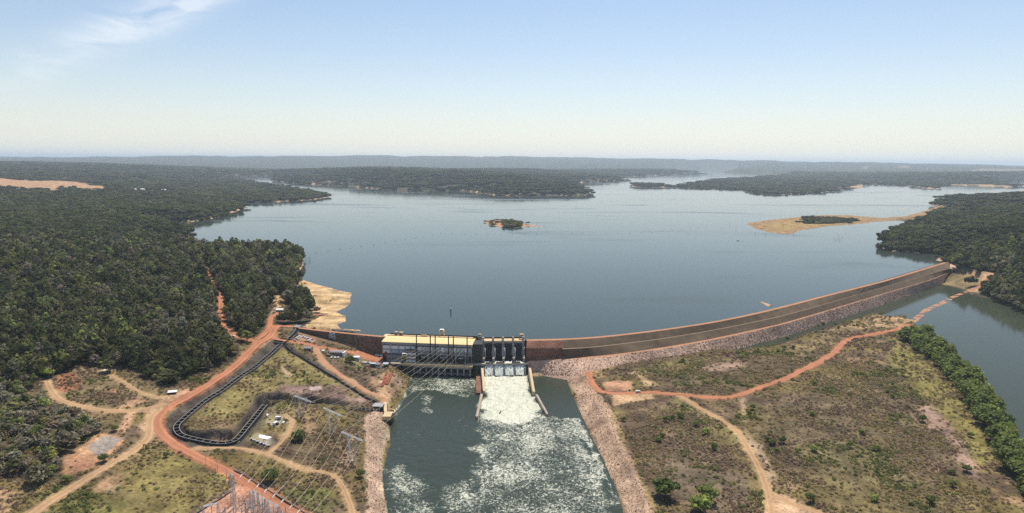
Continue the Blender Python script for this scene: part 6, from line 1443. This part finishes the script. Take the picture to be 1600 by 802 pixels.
p = at([(1153, 376.3)], 0)[0]; o = empty('motor_boat', tuple(p), R(8), 'small white boat out on the reservoir below the long sandbar', 'boat'); MB().hexa([(-3.4, -.9, .1), (2.2, -.9, .1), (2.2, .9, .1), (-3.4, .9, .1), (-3.6, -1.3, 1.0), (4.2, -.25, 1.2), (4.2, .25, 1.2), (-3.6, 1.3, 1.0)]).build('hull', MT['white'], o); MB().box(-1.4, 1.0, -.8, .8, 1.05, 2.3).build('cabin', MT['white'], o); MB().box(.98, 1.05, -.7, .7, 1.4, 2.1).build('windscreen', MT['glass'], o)
def dead(px, h, lab, grp):
    p = at([px], 0)[0]; o = empty('dead_tree', tuple(p), random.uniform(0, 6), lab, 'dead tree', grp); l_ = random.uniform(-.8, .8); MB().tube([(0, 0, -1), (l_ * .4, 0, h * .5), (l_, 0, h)], .28, 5, .1).build('trunk', MT['bark'], o)
    for k in range(3): a = k * 2.1; MB().tube([(l_ * .5, 0, h * (.45 + .14 * k)), (l_ * .5 + 1.7 * math.cos(a), 1.7 * math.sin(a), h * (.75 + .1 * k))], .13, 4, .05).build('branch', MT['bark'], o)
for x, y in ((477, 409), (479, 406.5), (481.5, 410), (483.5, 407), (485, 409), (473.5, 417)): dead((x, y), random.uniform(5, 8), 'bare drowned trunk in the water off the wooded headland', 'drowned trunks off the wooded headland')
for x, y in ((1303, 374), (1306, 376), (1309.5, 373.5), (1312, 375.5), (1316, 372), (1252, 333.5), (1262, 332.5), (1276, 334), (1320, 334), (1340, 335), (1395, 333), (1404, 330), (1412, 334), (1421, 328), (1428, 324), (1434, 320), (1440, 326), (1417, 331), (1180, 366), (1196, 367.5), (1240, 368), (1128, 358), (1140, 352), (1150, 357), (1160, 345)): dead((x, y), random.uniform(5, 9), 'bare drowned trunk in the shallow water round the long sandbar', 'drowned trunks round the sandbar')
for x, y in ((752, 353), (758, 356), (765, 354), (842, 356.5), (850, 352), (853, 355), (838, 350)): dead((x, y), random.uniform(4, 7), 'bare drowned trunk in the water beside the small red island', 'drowned trunks by the small island')

# ------------------------------------------------------------------ the air
HX, HY0, HY1, HTOP = 76000, -3000, 76000, float(GZ.max()) + 40
hz_ = MB().box(-HX, HX, HY0, HY1, float(GZ.min()) - 1.5, HTOP).mesh('haze', MT['white']); hz_.materials.clear()
hm = bpy.data.materials.new('hazy_air'); hm.use_nodes = True; hn = hm.node_tree.nodes; hn.clear(); ho = hn.new('ShaderNodeOutputMaterial'); pv = hn.new('ShaderNodeVolumePrincipled')
pv.inputs['Color'].default_value = (.74, .87, 1.0, 1); pv.inputs['Density'].default_value = 4.0e-5; pv.inputs['Anisotropy'].default_value = .35
hm.node_tree.links.new(pv.outputs[0], ho.inputs['Volume']); hz_.materials.append(hm)
ho_ = link('haze', hz_); ho_['kind'] = 'stuff'; ho_['label'] = 'pale blue haze over the far country'
